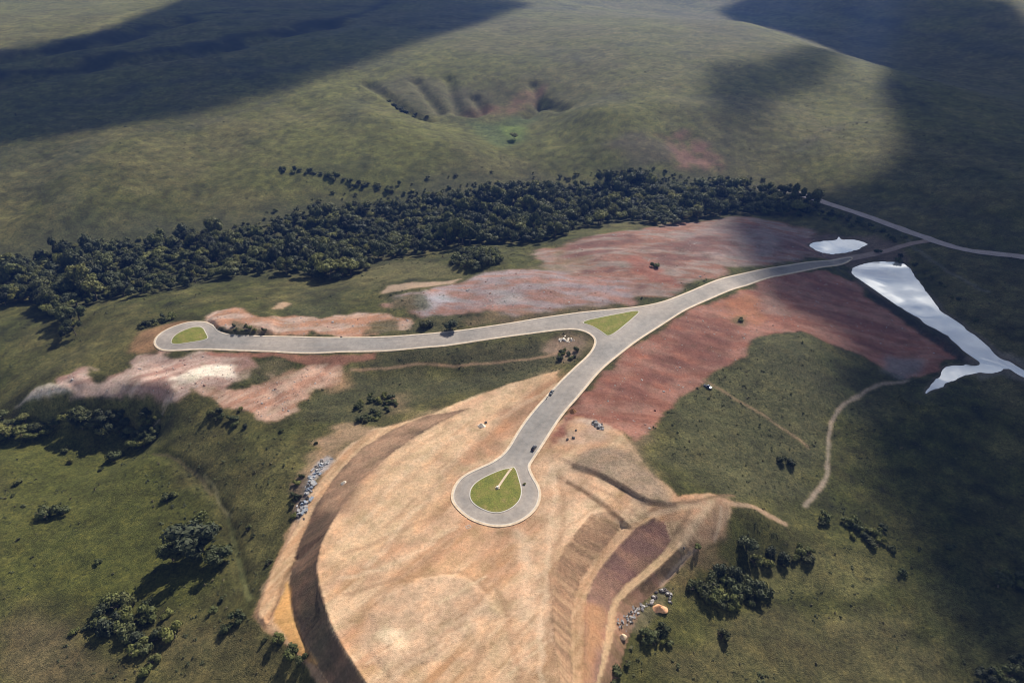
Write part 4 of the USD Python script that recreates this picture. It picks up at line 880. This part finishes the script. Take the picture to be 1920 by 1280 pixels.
# separate trees and shrubs: (column, row, radius in pixels of the photograph)
def px_plant(name, kinds, c, r, rad, label, cat, group=None, tall=1.0):
    p = at([(c, r)])[0]
    d = p[1] * C_ + (CAM_Z - p[2]) * S_
    return plant(name, kinds, p[0], p[1], rad * d / F, label, cat, group, tall)

for c, r, rad, lb in [(372, 1038, 44, "large dark tree on the left meadow beside the faint green path"), (328, 1050, 24, "dark bush at the left foot of the large meadow tree"), (408, 1056, 29, "rounded dark tree at the right foot of the large meadow tree"), (388, 1003, 26, "small tree behind the large meadow tree"),
                      (845, 618, 13, "lone small tree casting a shadow over the branch road"), (964, 262, 9, "lone dark tree in the hollow of the far hillside"), (1400, 1030, 18, "dark tree above the right shrub thicket, beside the track end")]:
    px_plant("tree", TREE_KINDS, c, r, rad, lb, "tree", None, .8)
single = [(92, 968, 20, "flat dark bush alone in the middle of the left meadow"), (120, 962, 12, "small bush touching the flat dark bush in the left meadow"), (316, 936, 13, "dark bush left of the meadow path"), (330, 928, 7, "tiny bush up against the dark bush left of the meadow path"),
          (215, 862, 14, "dark round bush below the hollow thicket by a red bare patch"), (125, 845, 9, "small dark bush on the meadow just below the hollow thicket"), (132, 868, 7, "small bush beside the red bare patch of the left meadow"), (35, 905, 9, "low bush near the left edge of the meadow"),
          (446, 1160, 14, "dark bush left of the lowest tip of the left bench"), (425, 1182, 11, "bush below and left of the left bench tip"), (415, 1125, 8, "small bush between the large meadow tree and the left bench"), (400, 1145, 8, "small bush above the bush left of the left bench tip"),
          (275, 1262, 11, "lowest dark bush of the left foreground, below the big shrub thicket"), (290, 1240, 13, "dark bush just below the left shrub thicket"), (983, 908, 4, "single dark shrub on the round grass island"), (1307, 1026, 7, "dark bush on the bare earth beyond the lowest right bench"),
          (1355, 1195, 14, "lone bush on the grass below the right shrub thicket"), (1485, 872, 12, "small bush on the green spur above the pale track"), (1465, 866, 9, "tiny bush beside the small bush on the green spur"), (800, 612, 14, "low bush on the bank behind the branch road"),
          (1390, 602, 7, "small green bush on the orange bank right of the main road"), (1228, 500, 9, "dark bush on the red earth behind the main road")]
for c, r, rad, lb in single:
    px_plant("bush", BUSH_KINDS, c, r, rad, lb, "bush")

def thicket(poly_px, spacing, rlo, rhi, label, group, keep=.9, name="bush", kinds=None, cat="bush", tall=1.0):
    poly = Polygon(at(poly_px)[:, :2]).buffer(0)
    for q in scatter(poly, spacing, keep=keep):
        plant(name, kinds or BUSH_KINDS, q[0], q[1], rng.uniform(rlo, rhi) * 1.15, label, cat, group, tall)

thicket([(180, 1150), (215, 1115), (300, 1140), (345, 1180), (325, 1215), (260, 1225), (190, 1195)], 5.4, 2.0, 4.2, "dark bush in the shrub thicket of the lower left meadow", "bushes of the lower left thicket", .8)
thicket([(70, 1180), (180, 1150), (210, 1215), (130, 1225)], 8, 1.2, 2.4, "low bush left of the lower left thicket", "bushes left of the lower left thicket", .7)
thicket([(0, 790), (60, 785), (130, 772), (220, 775), (300, 760), (300, 800), (292, 836), (240, 836), (190, 824), (120, 812), (50, 828), (-20, 828), (-20, 795)], 5.8, 2.6, 4.6, "dark tree in the hollow below the pale spoil ridge", "trees in the left hollow", .9, "hollow_tree", TREE_KINDS, "tree", .75)
thicket([(1295, 1100), (1330, 1078), (1390, 1075), (1430, 1100), (1425, 1130), (1370, 1140), (1320, 1128)], 4.6, 2.2, 4.2, "dark bush in the dense thicket right of the lowest right bench", "bushes of the right thicket", .95)
thicket([(1395, 1050), (1440, 1030), (1520, 1032), (1525, 1050), (1450, 1060), (1395, 1060)], 4.8, 1.8, 3.4, "bush in the narrow hedge above the bright right meadow", "bushes of the right hedge", .9)
thicket([(1500, 985), (1560, 970), (1620, 960), (1660, 990), (1700, 1050), (1690, 1085), (1660, 1060), (1620, 1012), (1560, 1012), (1500, 1000)], 6.2, 1.5, 3.2, "bush in the curving row right of the bright right meadow", "bushes of the curving row", .75)
thicket([(1185, 1200), (1225, 1180), (1265, 1185), (1262, 1208), (1210, 1215)], 3.8, 1.5, 3.0, "bush below the orange earth heap at the foot of the right benches", "bushes below the orange heap", .95)
thicket([(1130, 1285), (1150, 1240), (1175, 1225), (1180, 1250), (1150, 1290)], 4.2, 1.3, 2.6, "bush at the foot of the lowest right bank by the picture's bottom edge", "bushes at the foot of the right bank", .9)
thicket([(490, 1185), (520, 1190), (570, 1225), (600, 1250), (590, 1262), (540, 1230), (495, 1205)], 3.8, 1.1, 2.4, "bush along the foot of the left bench corner", "bushes at the foot of the left bench", .85)
thicket([(1825, 1285), (1840, 1250), (1960, 1240), (1960, 1300)], 7, 3, 5, "dark tree in the bottom right corner", "trees in the bottom right corner", .9, "corner_tree", TREE_KINDS, "tree", .8)
thicket([(1840, 1100), (1860, 1070), (1960, 1055), (1960, 1110)], 6.5, 2.6, 4.5, "dark tree at the right edge in the shaded valley", "trees at the right edge", .85, "valley_tree", TREE_KINDS, "tree", .8)
thicket([(660, 775), (680, 745), (730, 735), (745, 760), (720, 785), (680, 795)], 4.4, 1.1, 2.6, "bush on the green bank below the branch road", "bushes on the green bank", .8)
thicket([(385, 765), (410, 768), (450, 790), (455, 805), (430, 800), (390, 780)], 4, 1.4, 2.6, "bush in the short row below the red spoil", "bushes below the red spoil", .9)
thicket([(255, 612), (290, 600), (325, 590), (330, 598), (290, 612), (262, 620)], 4.2, 1.5, 2.6, "bush in the hedge behind the far left turning circle", "bushes behind the far left turning circle", .9)
thicket([(845, 495), (860, 475), (890, 468), (930, 475), (945, 492), (900, 506), (860, 508)], 5, 2.2, 4.2, "bush covering the round mound in front of the forest", "bushes on the round mound", .95)
thicket([(1040, 668), (1055, 655), (1085, 658), (1080, 672), (1055, 680)], 5, 1.2, 2.2, "bush inside the curve where the branch road leaves the main road", "bushes inside the road curve", .8)
thicket([(1480, 372), (1535, 388), (1620, 420), (1700, 448), (1690, 458), (1600, 428), (1530, 408), (1482, 404)], 8.5, 1.6, 3.6, "dark bush between the forest end and the straight shaded road", "bushes below the straight road", .7)
thicket([(1640, 470), (1700, 475), (1740, 500), (1800, 570), (1860, 630), (1850, 622), (1780, 560), (1720, 505), (1650, 482)], 10, 1.4, 2.8, "dark bush on the far shore of the long pond", "bushes on the far pond shore", .7)
thicket([(520, 318), (560, 316), (610, 322), (660, 340), (740, 356), (735, 362), (650, 350), (600, 332), (525, 324)], 7, 2.0, 3.6, "dark bush in the line climbing the hill above the forest", "bushes in the hillside line", .85)
thicket([(430, 612), (455, 608), (515, 624), (510, 628), (440, 622)], 3.8, .8, 1.8, "low bush on the spoil beside the far left turning circle", "bushes on the spoil bank", .7)
thicket([(0, 850), (250, 850), (420, 960), (440, 1120), (250, 1110), (0, 1150)], 30, .7, 1.5, "small low bush dotted on the open left meadow", "small bushes of the left meadow", .45)
thicket([(450, 1000), (545, 940), (520, 1040), (480, 1120), (455, 1130)], 11, .8, 1.8, "small bush on the strip between the green path and the left bench", "small bushes by the left bench", .6)
thicket([(545, 985), (550, 905), (566, 885), (570, 905), (556, 975)], 4, .9, 1.8, "dark bush on the left side of the rubble strip", "bushes beside the rubble strip", .9)
thicket([(320, 760), (600, 770), (640, 800), (560, 860), (470, 830), (330, 830)], 18, .7, 1.6, "small bush on the green slope below the red spoil", "bushes of the green slope", .6)
thicket([(1620, 1030), (1920, 950), (1920, 1060), (1720, 1100)], 26, 1.0, 2.4, "small bush in the shaded right valley", "bushes of the shaded right valley", .6)
thicket([(720, 185), (760, 205), (805, 220), (800, 226), (750, 210)], 10, 2.5, 4.5, "dark bush in the long gully of the far hillside", "bushes in the far gully", .8)

# small growth along the upper fringe of the forest, too small and close to tell apart
fr_a = Polygon(at([(60, 480), (230, 445), (420, 425), (560, 395), (720, 368), (900, 345), (1100, 326), (1300, 332), (1420, 332), (1480, 350), (1480, 366), (1300, 352), (1100, 346), (900, 362), (720, 386), (560, 410), (420, 438), (230, 460), (60, 495)])[:, :2]).buffer(0)
fr_b = Polygon(at([(500, 400), (640, 350), (760, 340), (900, 315), (1060, 318), (1250, 318), (1100, 332), (900, 350), (720, 374), (560, 402)])[:, :2]).buffer(0)
fq = np.vstack([scatter(fr_a, 8.5, keep=.8), scatter(fr_b, 13, keep=.5)])
instancer("forest_fringe", [crown_mesh(1.0, .05, 1.3, 5, 160, .2, g_) for _ in range(3)], [leaf_mats[i] for i in (1, 3, 0)], np.column_stack([fq, height(fq[:, 0], fq[:, 1])]), rng.uniform(1.2, 3.6, len(fq)), "mixed green bushes along the ragged upper fringe of the forest", "bushes")

# low scrub dotted over the grass
sc_pts = []
for n, (x0, x1, y0, y1) in ((42000, (-420, 520, 125, 560)), (12000, (-900, 1100, 560, 1150))):
    q = np.column_stack([rng.uniform(x0, x1, n), rng.uniform(y0, y1, n)])
    g = lookup(GREEN, q[:, 0], q[:, 1])
    dn = fbm(q[:, 0], q[:, 1], 45, 3, 61) + .6 * fbm(q[:, 0], q[:, 1], 12, 2, 64)
    ok = (g > .75) & (dn > rng.uniform(-.35, .7, n)) & (lookup(pond_mask, q[:, 0], q[:, 1]) < .05) & (lookup(sd_road, q[:, 0], q[:, 1]) < -3)
    sc_pts.append(q[ok])
sc = np.vstack(sc_pts)
sz = rng.gamma(2.4, .15, len(sc)) + .12 + .25 * np.clip((sc[:, 1] - 400) / 500, 0, 1)
g_ = np.random.default_rng(41)
tufts = [crown_mesh(1.0, -.1, .9, 3, 26, .3, g_) for _ in range(4)]
scrub_mats = [plain("scrub_a", (.058, .062, .026), .95, .4, .6), plain("scrub_b", (.075, .074, .030), .95, .4, .6), plain("scrub_c", (.045, .050, .024), .95, .4, .6), plain("scrub_d", (.09, .078, .038), .95, .4, .6)]
instancer("scrub", tufts, scrub_mats, np.column_stack([sc, height(sc[:, 0], sc[:, 1]) - .05]), sz, "low green scrub dotted over the grass slopes", "scrub", .8)
# broken stone on the rock slope and the spoil
q = np.column_stack([rng.uniform(-330, 330, 26000), rng.uniform(250, 640, 26000)])
kd = map_coordinates(KIND.astype(float), list(to_index(q[:, 0], q[:, 1])), order=0)
keep = ((kd == 3) | ((kd == 2) & (rng.random(len(q)) < .25))) & (lookup(GREEN, q[:, 0], q[:, 1]) < .3) & (lookup(sd_road, q[:, 0], q[:, 1]) < -1)
q = q[keep][:4500]
stones = []
for i in range(3):
    s = trimesh.creation.icosphere(1, 1.0)
    stones.append((s.vertices * np.random.default_rng(i).uniform(.6, 1.1, (len(s.vertices), 1)) * [1, .8, .6], s.faces))
instancer("stones", stones, [rock_mat, plain("pale_stone", (.34, .28, .25), .95, .3, .7), plain("red_stone", (.27, .16, .125), .95, .3, .7)], np.column_stack([q, height(q[:, 0], q[:, 1])]), rng.gamma(2.0, .13, len(q)) + .10, "broken stones scattered over the spoil and rock slopes", "stones")

# ---------------------------------------------------------------- vehicles, heaps, rubble and small things
def ground_at(c, r):
    return at([(c, r)])[0]

def heading(a, b):
    p = at([a, b])
    return math.degrees(math.atan2(p[1, 1] - p[0, 1], p[1, 0] - p[0, 0]))

def extrude_side(profile, width, inset=0.0):
    """A side profile (x, z) pulled across the width; the upper points lean in by inset."""
    pr = np.array(profile, float)
    zmax = pr[:, 1].max()
    lean = inset * np.clip((pr[:, 1] - .75) / max(zmax - .75, .01), 0, 1)
    tri = trimesh.creation.triangulate_polygon(Polygon(pr), engine="earcut")
    v2, f2 = np.asarray(tri[0]), np.asarray(tri[1])
    lean2 = inset * np.clip((v2[:, 1] - .75) / max(zmax - .75, .01), 0, 1)
    n = len(v2)
    L = np.column_stack([v2[:, 0], width / 2 - lean2, v2[:, 1]])
    R = np.column_stack([v2[:, 0], -width / 2 + lean2, v2[:, 1]])
    k = len(pr)
    A = np.column_stack([pr[:, 0], width / 2 - lean, pr[:, 1]])
    B = np.column_stack([pr[:, 0], -width / 2 + lean, pr[:, 1]])
    j = np.arange(k)
    side = np.vstack([np.column_stack([j, (j + 1) % k, (j + 1) % k + k]), np.column_stack([j, (j + 1) % k + k, j + k])])
    m = trimesh.Trimesh(np.vstack([L, R, A, B]), np.vstack([f2, f2[:, ::-1] + n, side + 2 * n]), process=True)
    m.fix_normals()
    return m

tyre = plain("tyre", (.02, .02, .02), .9)
rim_mat = plain("wheel_rim", (.35, .35, .36), .4, metallic=.8)
dark_glass = plain("car_glass", (.02, .024, .028), .08)
lamp_red, lamp_white = plain("tail_lamp", (.35, .02, .02), .3), plain("head_lamp", (.7, .7, .68), .2)
black_paint, blue_paint, white_paint, grey_paint = plain("black_paint", (.012, .012, .014), .25, coat_weight=.6), plain("blue_paint", (.03, .045, .09), .3, coat_weight=.6), plain("white_paint", (.75, .75, .73), .35), plain("grey_paint", (.09, .095, .10), .3, coat_weight=.6)

def wheel(parent, x, y, r=.33, w_=.22):
    c = trimesh.creation.cylinder(r, w_, sections=18)
    c.apply_transform(trimesh.transformations.rotation_matrix(math.pi / 2, [1, 0, 0]))
    c.apply_translation([x, y, r])
    t = obj("wheel", c, tyre, parent)
    c = trimesh.creation.cylinder(r * .6, w_ + .02, sections=12)
    c.apply_transform(trimesh.transformations.rotation_matrix(math.pi / 2, [1, 0, 0]))
    c.apply_translation([x, y, r])
    obj("rim", c, rim_mat, t.GetPath())

def boxm(x0, x1, y0, y1, z0, z1):
    b = trimesh.creation.box([x1 - x0, y1 - y0, z1 - z0])
    b.apply_translation([(x0 + x1) / 2, (y0 + y1) / 2, (z0 + z1) / 2])
    return b

def car(c, r, rot, paint_, label, pickup=False):
    p = ground_at(c, r)
    zz = float(roadz([p[0]], [p[1]])[0]) + .12 if lookup(sd_road, p[0], p[1]) > 0 else p[2]
    t = thing("parked_pickup" if pickup else "parked_car", (p[0], p[1], zz), rot, None, label, "pickup" if pickup else "car").GetPath()
    if pickup:
        obj("body", extrude_side([(-2.5, .45), (-2.5, .98), (-.55, .98), (-.4, 1.0), (1.25, 1.02), (2.3, .92), (2.5, .75), (2.5, .42), (1.9, .3), (-1.9, .3)], 1.8, .05), paint_, t)
        obj("cabin", extrude_side([(-.45, .98), (-.25, 1.68), (.55, 1.72), (1.25, 1.0)], 1.66, .2), dark_glass, t)
        obj("roof", extrude_side([(-.3, 1.69), (-.25, 1.76), (.5, 1.79), (.62, 1.70)], 1.32, .0), paint_, t)
        obj("load_bed", boxm(-2.42, -.6, -.8, .8, .985, 1.0), tyre, t)
        wb = 1.55
    else:
        obj("body", extrude_side([(-2.0, .42), (-2.05, .8), (-1.9, .95), (-1.1, 1.0), (.8, .98), (1.85, .84), (2.02, .66), (2.0, .4), (1.5, .26), (-1.5, .26)], 1.72, .05), paint_, t)
        obj("cabin", extrude_side([(-1.75, .95), (-1.2, 1.42), (.05, 1.46), (.95, .96)], 1.6, .22), dark_glass, t)
        obj("roof", extrude_side([(-1.25, 1.40), (-1.15, 1.47), (.0, 1.51), (.14, 1.44)], 1.2, .0), paint_, t)
        wb = 1.25
    for sx in (-1, 1):
        for sy in (-1, 1):
            wheel(t, sx * wb, sy * .76)
    x1, x0 = (2.47, -2.47) if pickup else (1.98, -2.01)
    for sy in (-1, 1):
        obj("headlight", boxm(x1 - .1, x1 + .06, sy * .62 - .18, sy * .62 + .18, .62, .76), lamp_white, t)
        obj("tail_light", boxm(x0 - .05, x0 + .1, sy * .66 - .14, sy * .66 + .14, .66, .84), lamp_red, t)

rd = heading((1001, 842), (1060, 760))
car(1001, 842, rd, black_paint, "small black car stopped on the right lane just above the near turning circle")
car(1034, 738, rd + 180, grey_paint, "dark grey car at the left edge of the main road below the junction")
car(1327, 726, heading((1318, 712), (1345, 728)), blue_paint, "dark blue pickup at the top of the thin track on the green spur", True)
# a motorcycle by the second car
p = ground_at(1025.5, 748)
t = thing("motorcycle", (p[0], p[1], float(roadz([p[0]], [p[1]])[0]) + .12), rd + 190, None, "small dark motorcycle standing behind the grey car at the road edge", "motorcycle").GetPath()
for x in (-.68, .68):
    c_ = trimesh.creation.torus(.27, .065, 16, 8)
    c_.apply_transform(trimesh.transformations.rotation_matrix(math.pi / 2, [1, 0, 0]))
    c_.apply_translation([x, 0, .335])
    obj("wheel", c_, tyre, t)
obj("frame", extrude_side([(-.75, .5), (-.3, .35), (.35, .32), (.72, .6), (.5, .78), (.1, .72), (-.3, .62)], .26), grey_paint, t)
obj("fuel_tank", trimesh.creation.icosphere(2, .25).apply_scale([1.2, .7, .75]).apply_translation([.22, 0, .86]), black_paint, t)
obj("seat", boxm(-.72, .0, -.14, .14, .74, .86), tyre, t)
obj("handlebar", trimesh.creation.cylinder(.03, .74, sections=8).apply_transform(trimesh.transformations.rotation_matrix(math.pi / 2, [1, 0, 0])).apply_translation([.5, 0, 1.02]), rim_mat, t)

# footpath and pedestal on the round island
pp = at([(964, 872), (948, 894), (933, 916)])
fp = LineString(pp[:, :2]).buffer(.55, cap_style="flat").intersection(islands[1].buffer(-.9))
tag(obj("footpath", slab(fp, roadz, 0.33, 0.1, 1.0), paving), "narrow cream footpath crossing the round grass island", None, None, "structure")
t = thing("pedestal", (pp[2, 0], pp[2, 1], float(roadz([pp[2, 0]], [pp[2, 1]])[0]) + .26), 20, None, "low pale pedestal at the end of the footpath on the round grass island", "pedestal").GetPath()
obj("base", boxm(-.9, .9, -.9, .9, 0, .22), paving, t)
obj("column", boxm(-.45, .45, -.45, .45, .22, 1.0), plain("pale_plaster", (.62, .56, .47), .9, .1, 1), t)
# drain inlet below the turning circle
p = ground_at(878, 987)
t = thing("drain_inlet", p, 25, None, "small dark drain inlet below the pavement of the near turning circle", "drain").GetPath()
obj("pit", boxm(-.9, .9, -.55, .55, -.5, -.2), plain("drain_dark", (.02, .016, .012), 1.0), t)
for a in ((-1.1, 1.1, -.75, -.56), (-1.1, 1.1, .56, .75), (-1.1, -.91, -.56, .56), (.91, 1.1, -.56, .56)):
    obj("rim_wall", boxm(*a, -.5, .12), kerb_mat, t)

def heap_mesh(rx, ry, h, seed, n=28):
    """A heap tipped from above: steep lumpy sides that run out at the foot."""
    g = np.random.default_rng(seed)
    rad = np.linspace(0, 1, 9)
    an = np.arange(n) * 2 * np.pi / n
    wob = 1 + .16 * np.cos(2 * an + g.uniform(0, 6)) + .1 * np.cos(3 * an + g.uniform(0, 6)) + .07 * np.cos(5 * an + g.uniform(0, 6))
    v, f = [[0, 0, h]], []
    for q in rad[1:]:
        z = h * (.5 + .5 * math.cos(math.pi * min(q * 1.02, 1))) ** .85 * (1 + .12 * g.normal(size=n)) - (.3 if q == 1 else 0)
        v += list(np.column_stack([rx * q * wob * np.cos(an), ry * q * wob * np.sin(an), z]))
    for i in range(n):
        f.append([0, 1 + i, 1 + (i + 1) % n])
        for k_ in range(7):
            a, b = 1 + k_ * n, 1 + (k_ + 1) * n
            f += [[a + i, b + i, b + (i + 1) % n], [a + i, b + (i + 1) % n, a + (i + 1) % n]]
    return np.array(v), np.array(f)

def heap(c, r, rx, ry, h, mat, seed, label, rot=0.0):
    p = ground_at(c, r)
    o = obj("heap", heap_mesh(rx, ry, h, seed), mat, smooth=True)
    o.AddTranslateOp().Set(Gf.Vec3d(*map(float, p)))
    o.AddRotateZOp().Set(rot)
    return tag(o, label, "heap")

brown_soil, orange_soil, white_gravel, cream_soil = plain("brown_soil", (.22, .105, .045), .95, .3, .8), plain("orange_soil", (.56, .30, .16), .95, .25, .8), plain("white_gravel", (.68, .58, .46), .95, .2, 1.2), plain("cream_soil", (.52, .38, .25), .95, .25, .8)
heap(1074, 771, 2.6, 1.8, 1.7, brown_soil, 1, "brown heap of soil beside the right pavement of the main road")
heap(903, 798, 2.3, 1.7, 1.5, white_gravel, 2, "whitish heap of gravel on the upper pad left of the main road")
heap(1236, 1140, 3.2, 2.6, 1.8, orange_soil, 3, "bright orange heap of soil ringed by dark stones at the foot of the right benches")
heap(1166, 1193, 2.0, 1.5, 1.3, cream_soil, 4, "cream heap of soil at the foot of the lowest right bank")
heap(645, 905, 1.6, 1.3, 1.0, white_gravel, 5, "small pale heap at the upper left edge of the pad by the dark bank")

def stone_mesh(g, rx, ry, rz):
    s = trimesh.creation.icosphere(1, 1.0)
    v = s.vertices * g.uniform(.72, 1.08, (len(s.vertices), 1)) * [rx, ry, rz]
    return v, s.faces

def boulder(c, r, size, label, group=None, mat=None, g=np.random.default_rng(12)):
    p = ground_at(c, r)
    o = obj("boulder", stone_mesh(g, size, size * .8, size * .7), mat or dark_rock, smooth=False)
    o.AddTranslateOp().Set(Gf.Vec3d(float(p[0]), float(p[1]), float(p[2]) + size * .3))
    o.AddRotateZOp().Set(float(g.uniform(0, 360)))
    return tag(o, label, "boulder", group)
boulder(1064, 824, .95, "dark boulder nearest the main road on the pale earth right of it")
boulder(1075, 821, 1.0, "dark boulder in the middle of three right of the main road")
boulder(1080, 807, .75, "small dark boulder furthest up of the three right of the main road")
boulder(911, 792, 1.0, "dark boulder behind the whitish gravel heap")
boulder(1228, 770, .8, "reddish boulder on the red slope by the green spur", None, plain("red_stone_big", (.16, .07, .05), .95, .3, .8))
boulder(1282, 1027, .8, "dark boulder at the upper end of the lowest right bench")
boulder(640, 633, 1.0, "dark boulder on the bank behind the branch road")

def rubble(name, cat, label, line, width, n, sizes, mats, seed, part="slab", blocky=True, heap_up=0.0):
    """A dump of broken pieces along a line, each piece a part."""
    g = np.random.default_rng(seed)
    pts_ = at(line)
    l = LineString(pts_[:, :2])
    mid = l.interpolate(.5, normalized=True)
    base = np.array([mid.x, mid.y, float(height([mid.x], [mid.y])[0])])
    t = thing(name, base, 0, None, label, cat).GetPath()
    for i in range(n):
        s_ = l.interpolate(g.uniform(0, 1), normalized=True)
        off = g.normal(size=2) * width / 3
        x, y = s_.x + off[0], s_.y + off[1]
        a = g.uniform(*sizes)
        lift = heap_up * math.exp(-(off ** 2).sum() / (width / 3) ** 2)
        if blocky:
            m = trimesh.creation.box([a * g.uniform(.8, 1.8), a * g.uniform(.6, 1.0), a * g.uniform(.2, .5)])
            m.vertices += g.normal(size=m.vertices.shape) * a * .06
        else:
            m = trimesh.Trimesh(*stone_mesh(g, a, a * .8, a * .7), process=False)
        m.apply_transform(trimesh.transformations.euler_matrix(*(g.uniform(-.45, .45, 2)), g.uniform(0, 6.28)))
        m.apply_translation([x - base[0], y - base[1], float(height([x], [y])[0]) - base[2] + a * .15 + lift])
        obj(part, m, mats[g.integers(len(mats))], t)
slab_grey, slab_blue = plain("slab_grey", (.25, .24, .24), .9, .2, .8), plain("slab_blue", (.17, .19, .225), .9, .2, .8)
rubble("rubble_strip", "rubble", "strip of broken blue-grey concrete slabs dumped along the upper left bench", [(612, 862), (597, 878), (584, 900), (577, 920), (571, 945), (563, 970)], 3.6, 110, (.7, 1.7), [slab_grey, slab_blue, concrete, dark_rock], 21)
rubble("rubble_pile", "rubble", "pile of dark grey broken stone on pale ground right of the main road", [(1114, 792), (1120, 797), (1126, 803)], 2.8, 60, (.5, 1.1), [rock_mat, dark_rock, concrete], 22, "stone", False, .8)
rubble("stone_ring", "rubble", "curved row of dark stones behind the orange soil heap", [(1222, 1130), (1230, 1112), (1244, 1106), (1256, 1115), (1257, 1130)], 1.3, 44, (.5, 1.1), [dark_rock, dark_rock, rock_mat], 23, "stone", False)
rubble("rubble_spread", "rubble", "spread of grey rubble between the lowest right bank and the orange soil heap", [(1162, 1172), (1185, 1155), (1200, 1140), (1216, 1130)], 3.0, 70, (.4, 1.1), [slab_grey, rock_mat, dark_rock], 24)
rubble("pale_rubble", "rubble", "pale broken stone inside the curve where the branch road meets the main road", [(1045, 640), (1058, 634), (1075, 640)], 3.5, 40, (.4, 1.0), [white_gravel, slab_grey], 25, "stone", False)

# ---------------------------------------------------------------- clouds whose shadows lie on the hills, and the air
cloud_mat = usdkit.material(stage, "/World/Looks/cloud", {"v": ("principled_volume", {"color": (1, 1, 1), "density": 0.03, "anisotropy": 0.3})}, volume="v.volume")
def cloud(shadow_px, alt, thick, taper, seed, label):
    g = at(shadow_px)
    p = g + S * ((alt - g[:, 2]) / S[2])[:, None]
    poly = Polygon(p[:, :2]).buffer(0)
    if poly.geom_type != "Polygon":
        poly = max(poly.geoms, key=lambda k_: k_.area)
    v, f = drape(poly.simplify(3), lambda x, y: np.zeros_like(x), 0.0, 22.0)
    d = shapely.distance(poly.exterior, shapely.points(v[:, 0], v[:, 1]))
    kx = np.clip(d / taper, 0, 1)
    lump = 1 + .45 * fbm(v[:, 0], v[:, 1], 170, 4, seed)
    up, dn = thick * kx * lump, .35 * thick * kx * (1 + .3 * fbm(v[:, 0], v[:, 1], 140, 3, seed + 5))
    top, bot = v + np.column_stack([0 * up, 0 * up, alt + up + .5]), v + np.column_stack([0 * up, 0 * up, alt - dn - .5])
    e = np.vstack([f[:, [0, 1]], f[:, [1, 2]], f[:, [2, 0]]])
    key = {tuple(x) for x in e}
    rim = np.array([x for x in e if (x[1], x[0]) not in key])
    n = len(v)
    side = np.vstack([np.column_stack([rim[:, 0], rim[:, 0] + n, rim[:, 1] + n]), np.column_stack([rim[:, 0], rim[:, 1] + n, rim[:, 1]])])
    tag(obj("cloud", (np.vstack([top, bot]), np.vstack([f, f[:, ::-1] + n, side])), cloud_mat), label, "cloud")

cloud([(-250, 330), (0, 268), (150, 252), (300, 230), (450, 200), (560, 170), (640, 140), (720, 110), (800, 80), (880, 55), (960, 28), (1010, 8), (900, -8), (600, -10), (340, -6), (285, 20), (200, 52), (100, 72), (0, 92), (-250, 130)], 3000, 150, 130, 1,
      "broad white cloud above the hills, shading the upper left hillside")
cloud([(1330, 20), (1420, 40), (1540, 80), (1640, 112), (1640, 160), (1660, 230), (1655, 300), (1600, 335), (1520, 345), (1450, 365), (1350, 395), (1340, 430), (1400, 470), (1480, 492), (1545, 520), (1565, 560), (1580, 600), (1550, 650), (1555, 720), (1585, 800), (1605, 880), (1640, 960), (1720, 1010),
       (1850, 1070), (2050, 1110), (2200, 900), (2100, 500), (2000, 300), (1990, 150), (1960, 60), (1900, 0), (1800, -8), (1650, -8), (1400, -8)], 3000, 150, 75, 2, "long white cloud at the right, shading the pond valley")
cloud([(1310, 115), (1400, 110), (1470, 90), (1560, 95), (1600, 130), (1560, 170), (1480, 190), (1470, 240), (1400, 250), (1330, 240), (1300, 170)], 3000, 55, 90, 3, "small wispy cloud between the two broad clouds, shading a hill shoulder")

haze_mat = usdkit.material(stage, "/World/Looks/haze", {"v": ("principled_volume", {"color": (.13, .31, 1.0), "density": HAZE, "anisotropy": 0.2})}, volume="v.volume")
zlo, zhi = float(H.min()) - 2.0, max(float(H.max()), CAM_Z) + 12
box = trimesh.creation.box([16000, 6800, zhi - zlo])
box.apply_translation([0, 3000, (zlo + zhi) / 2])
tag(obj("haze", box, haze_mat), "thin pale haze in the air over the hills", "haze", None, "stuff")
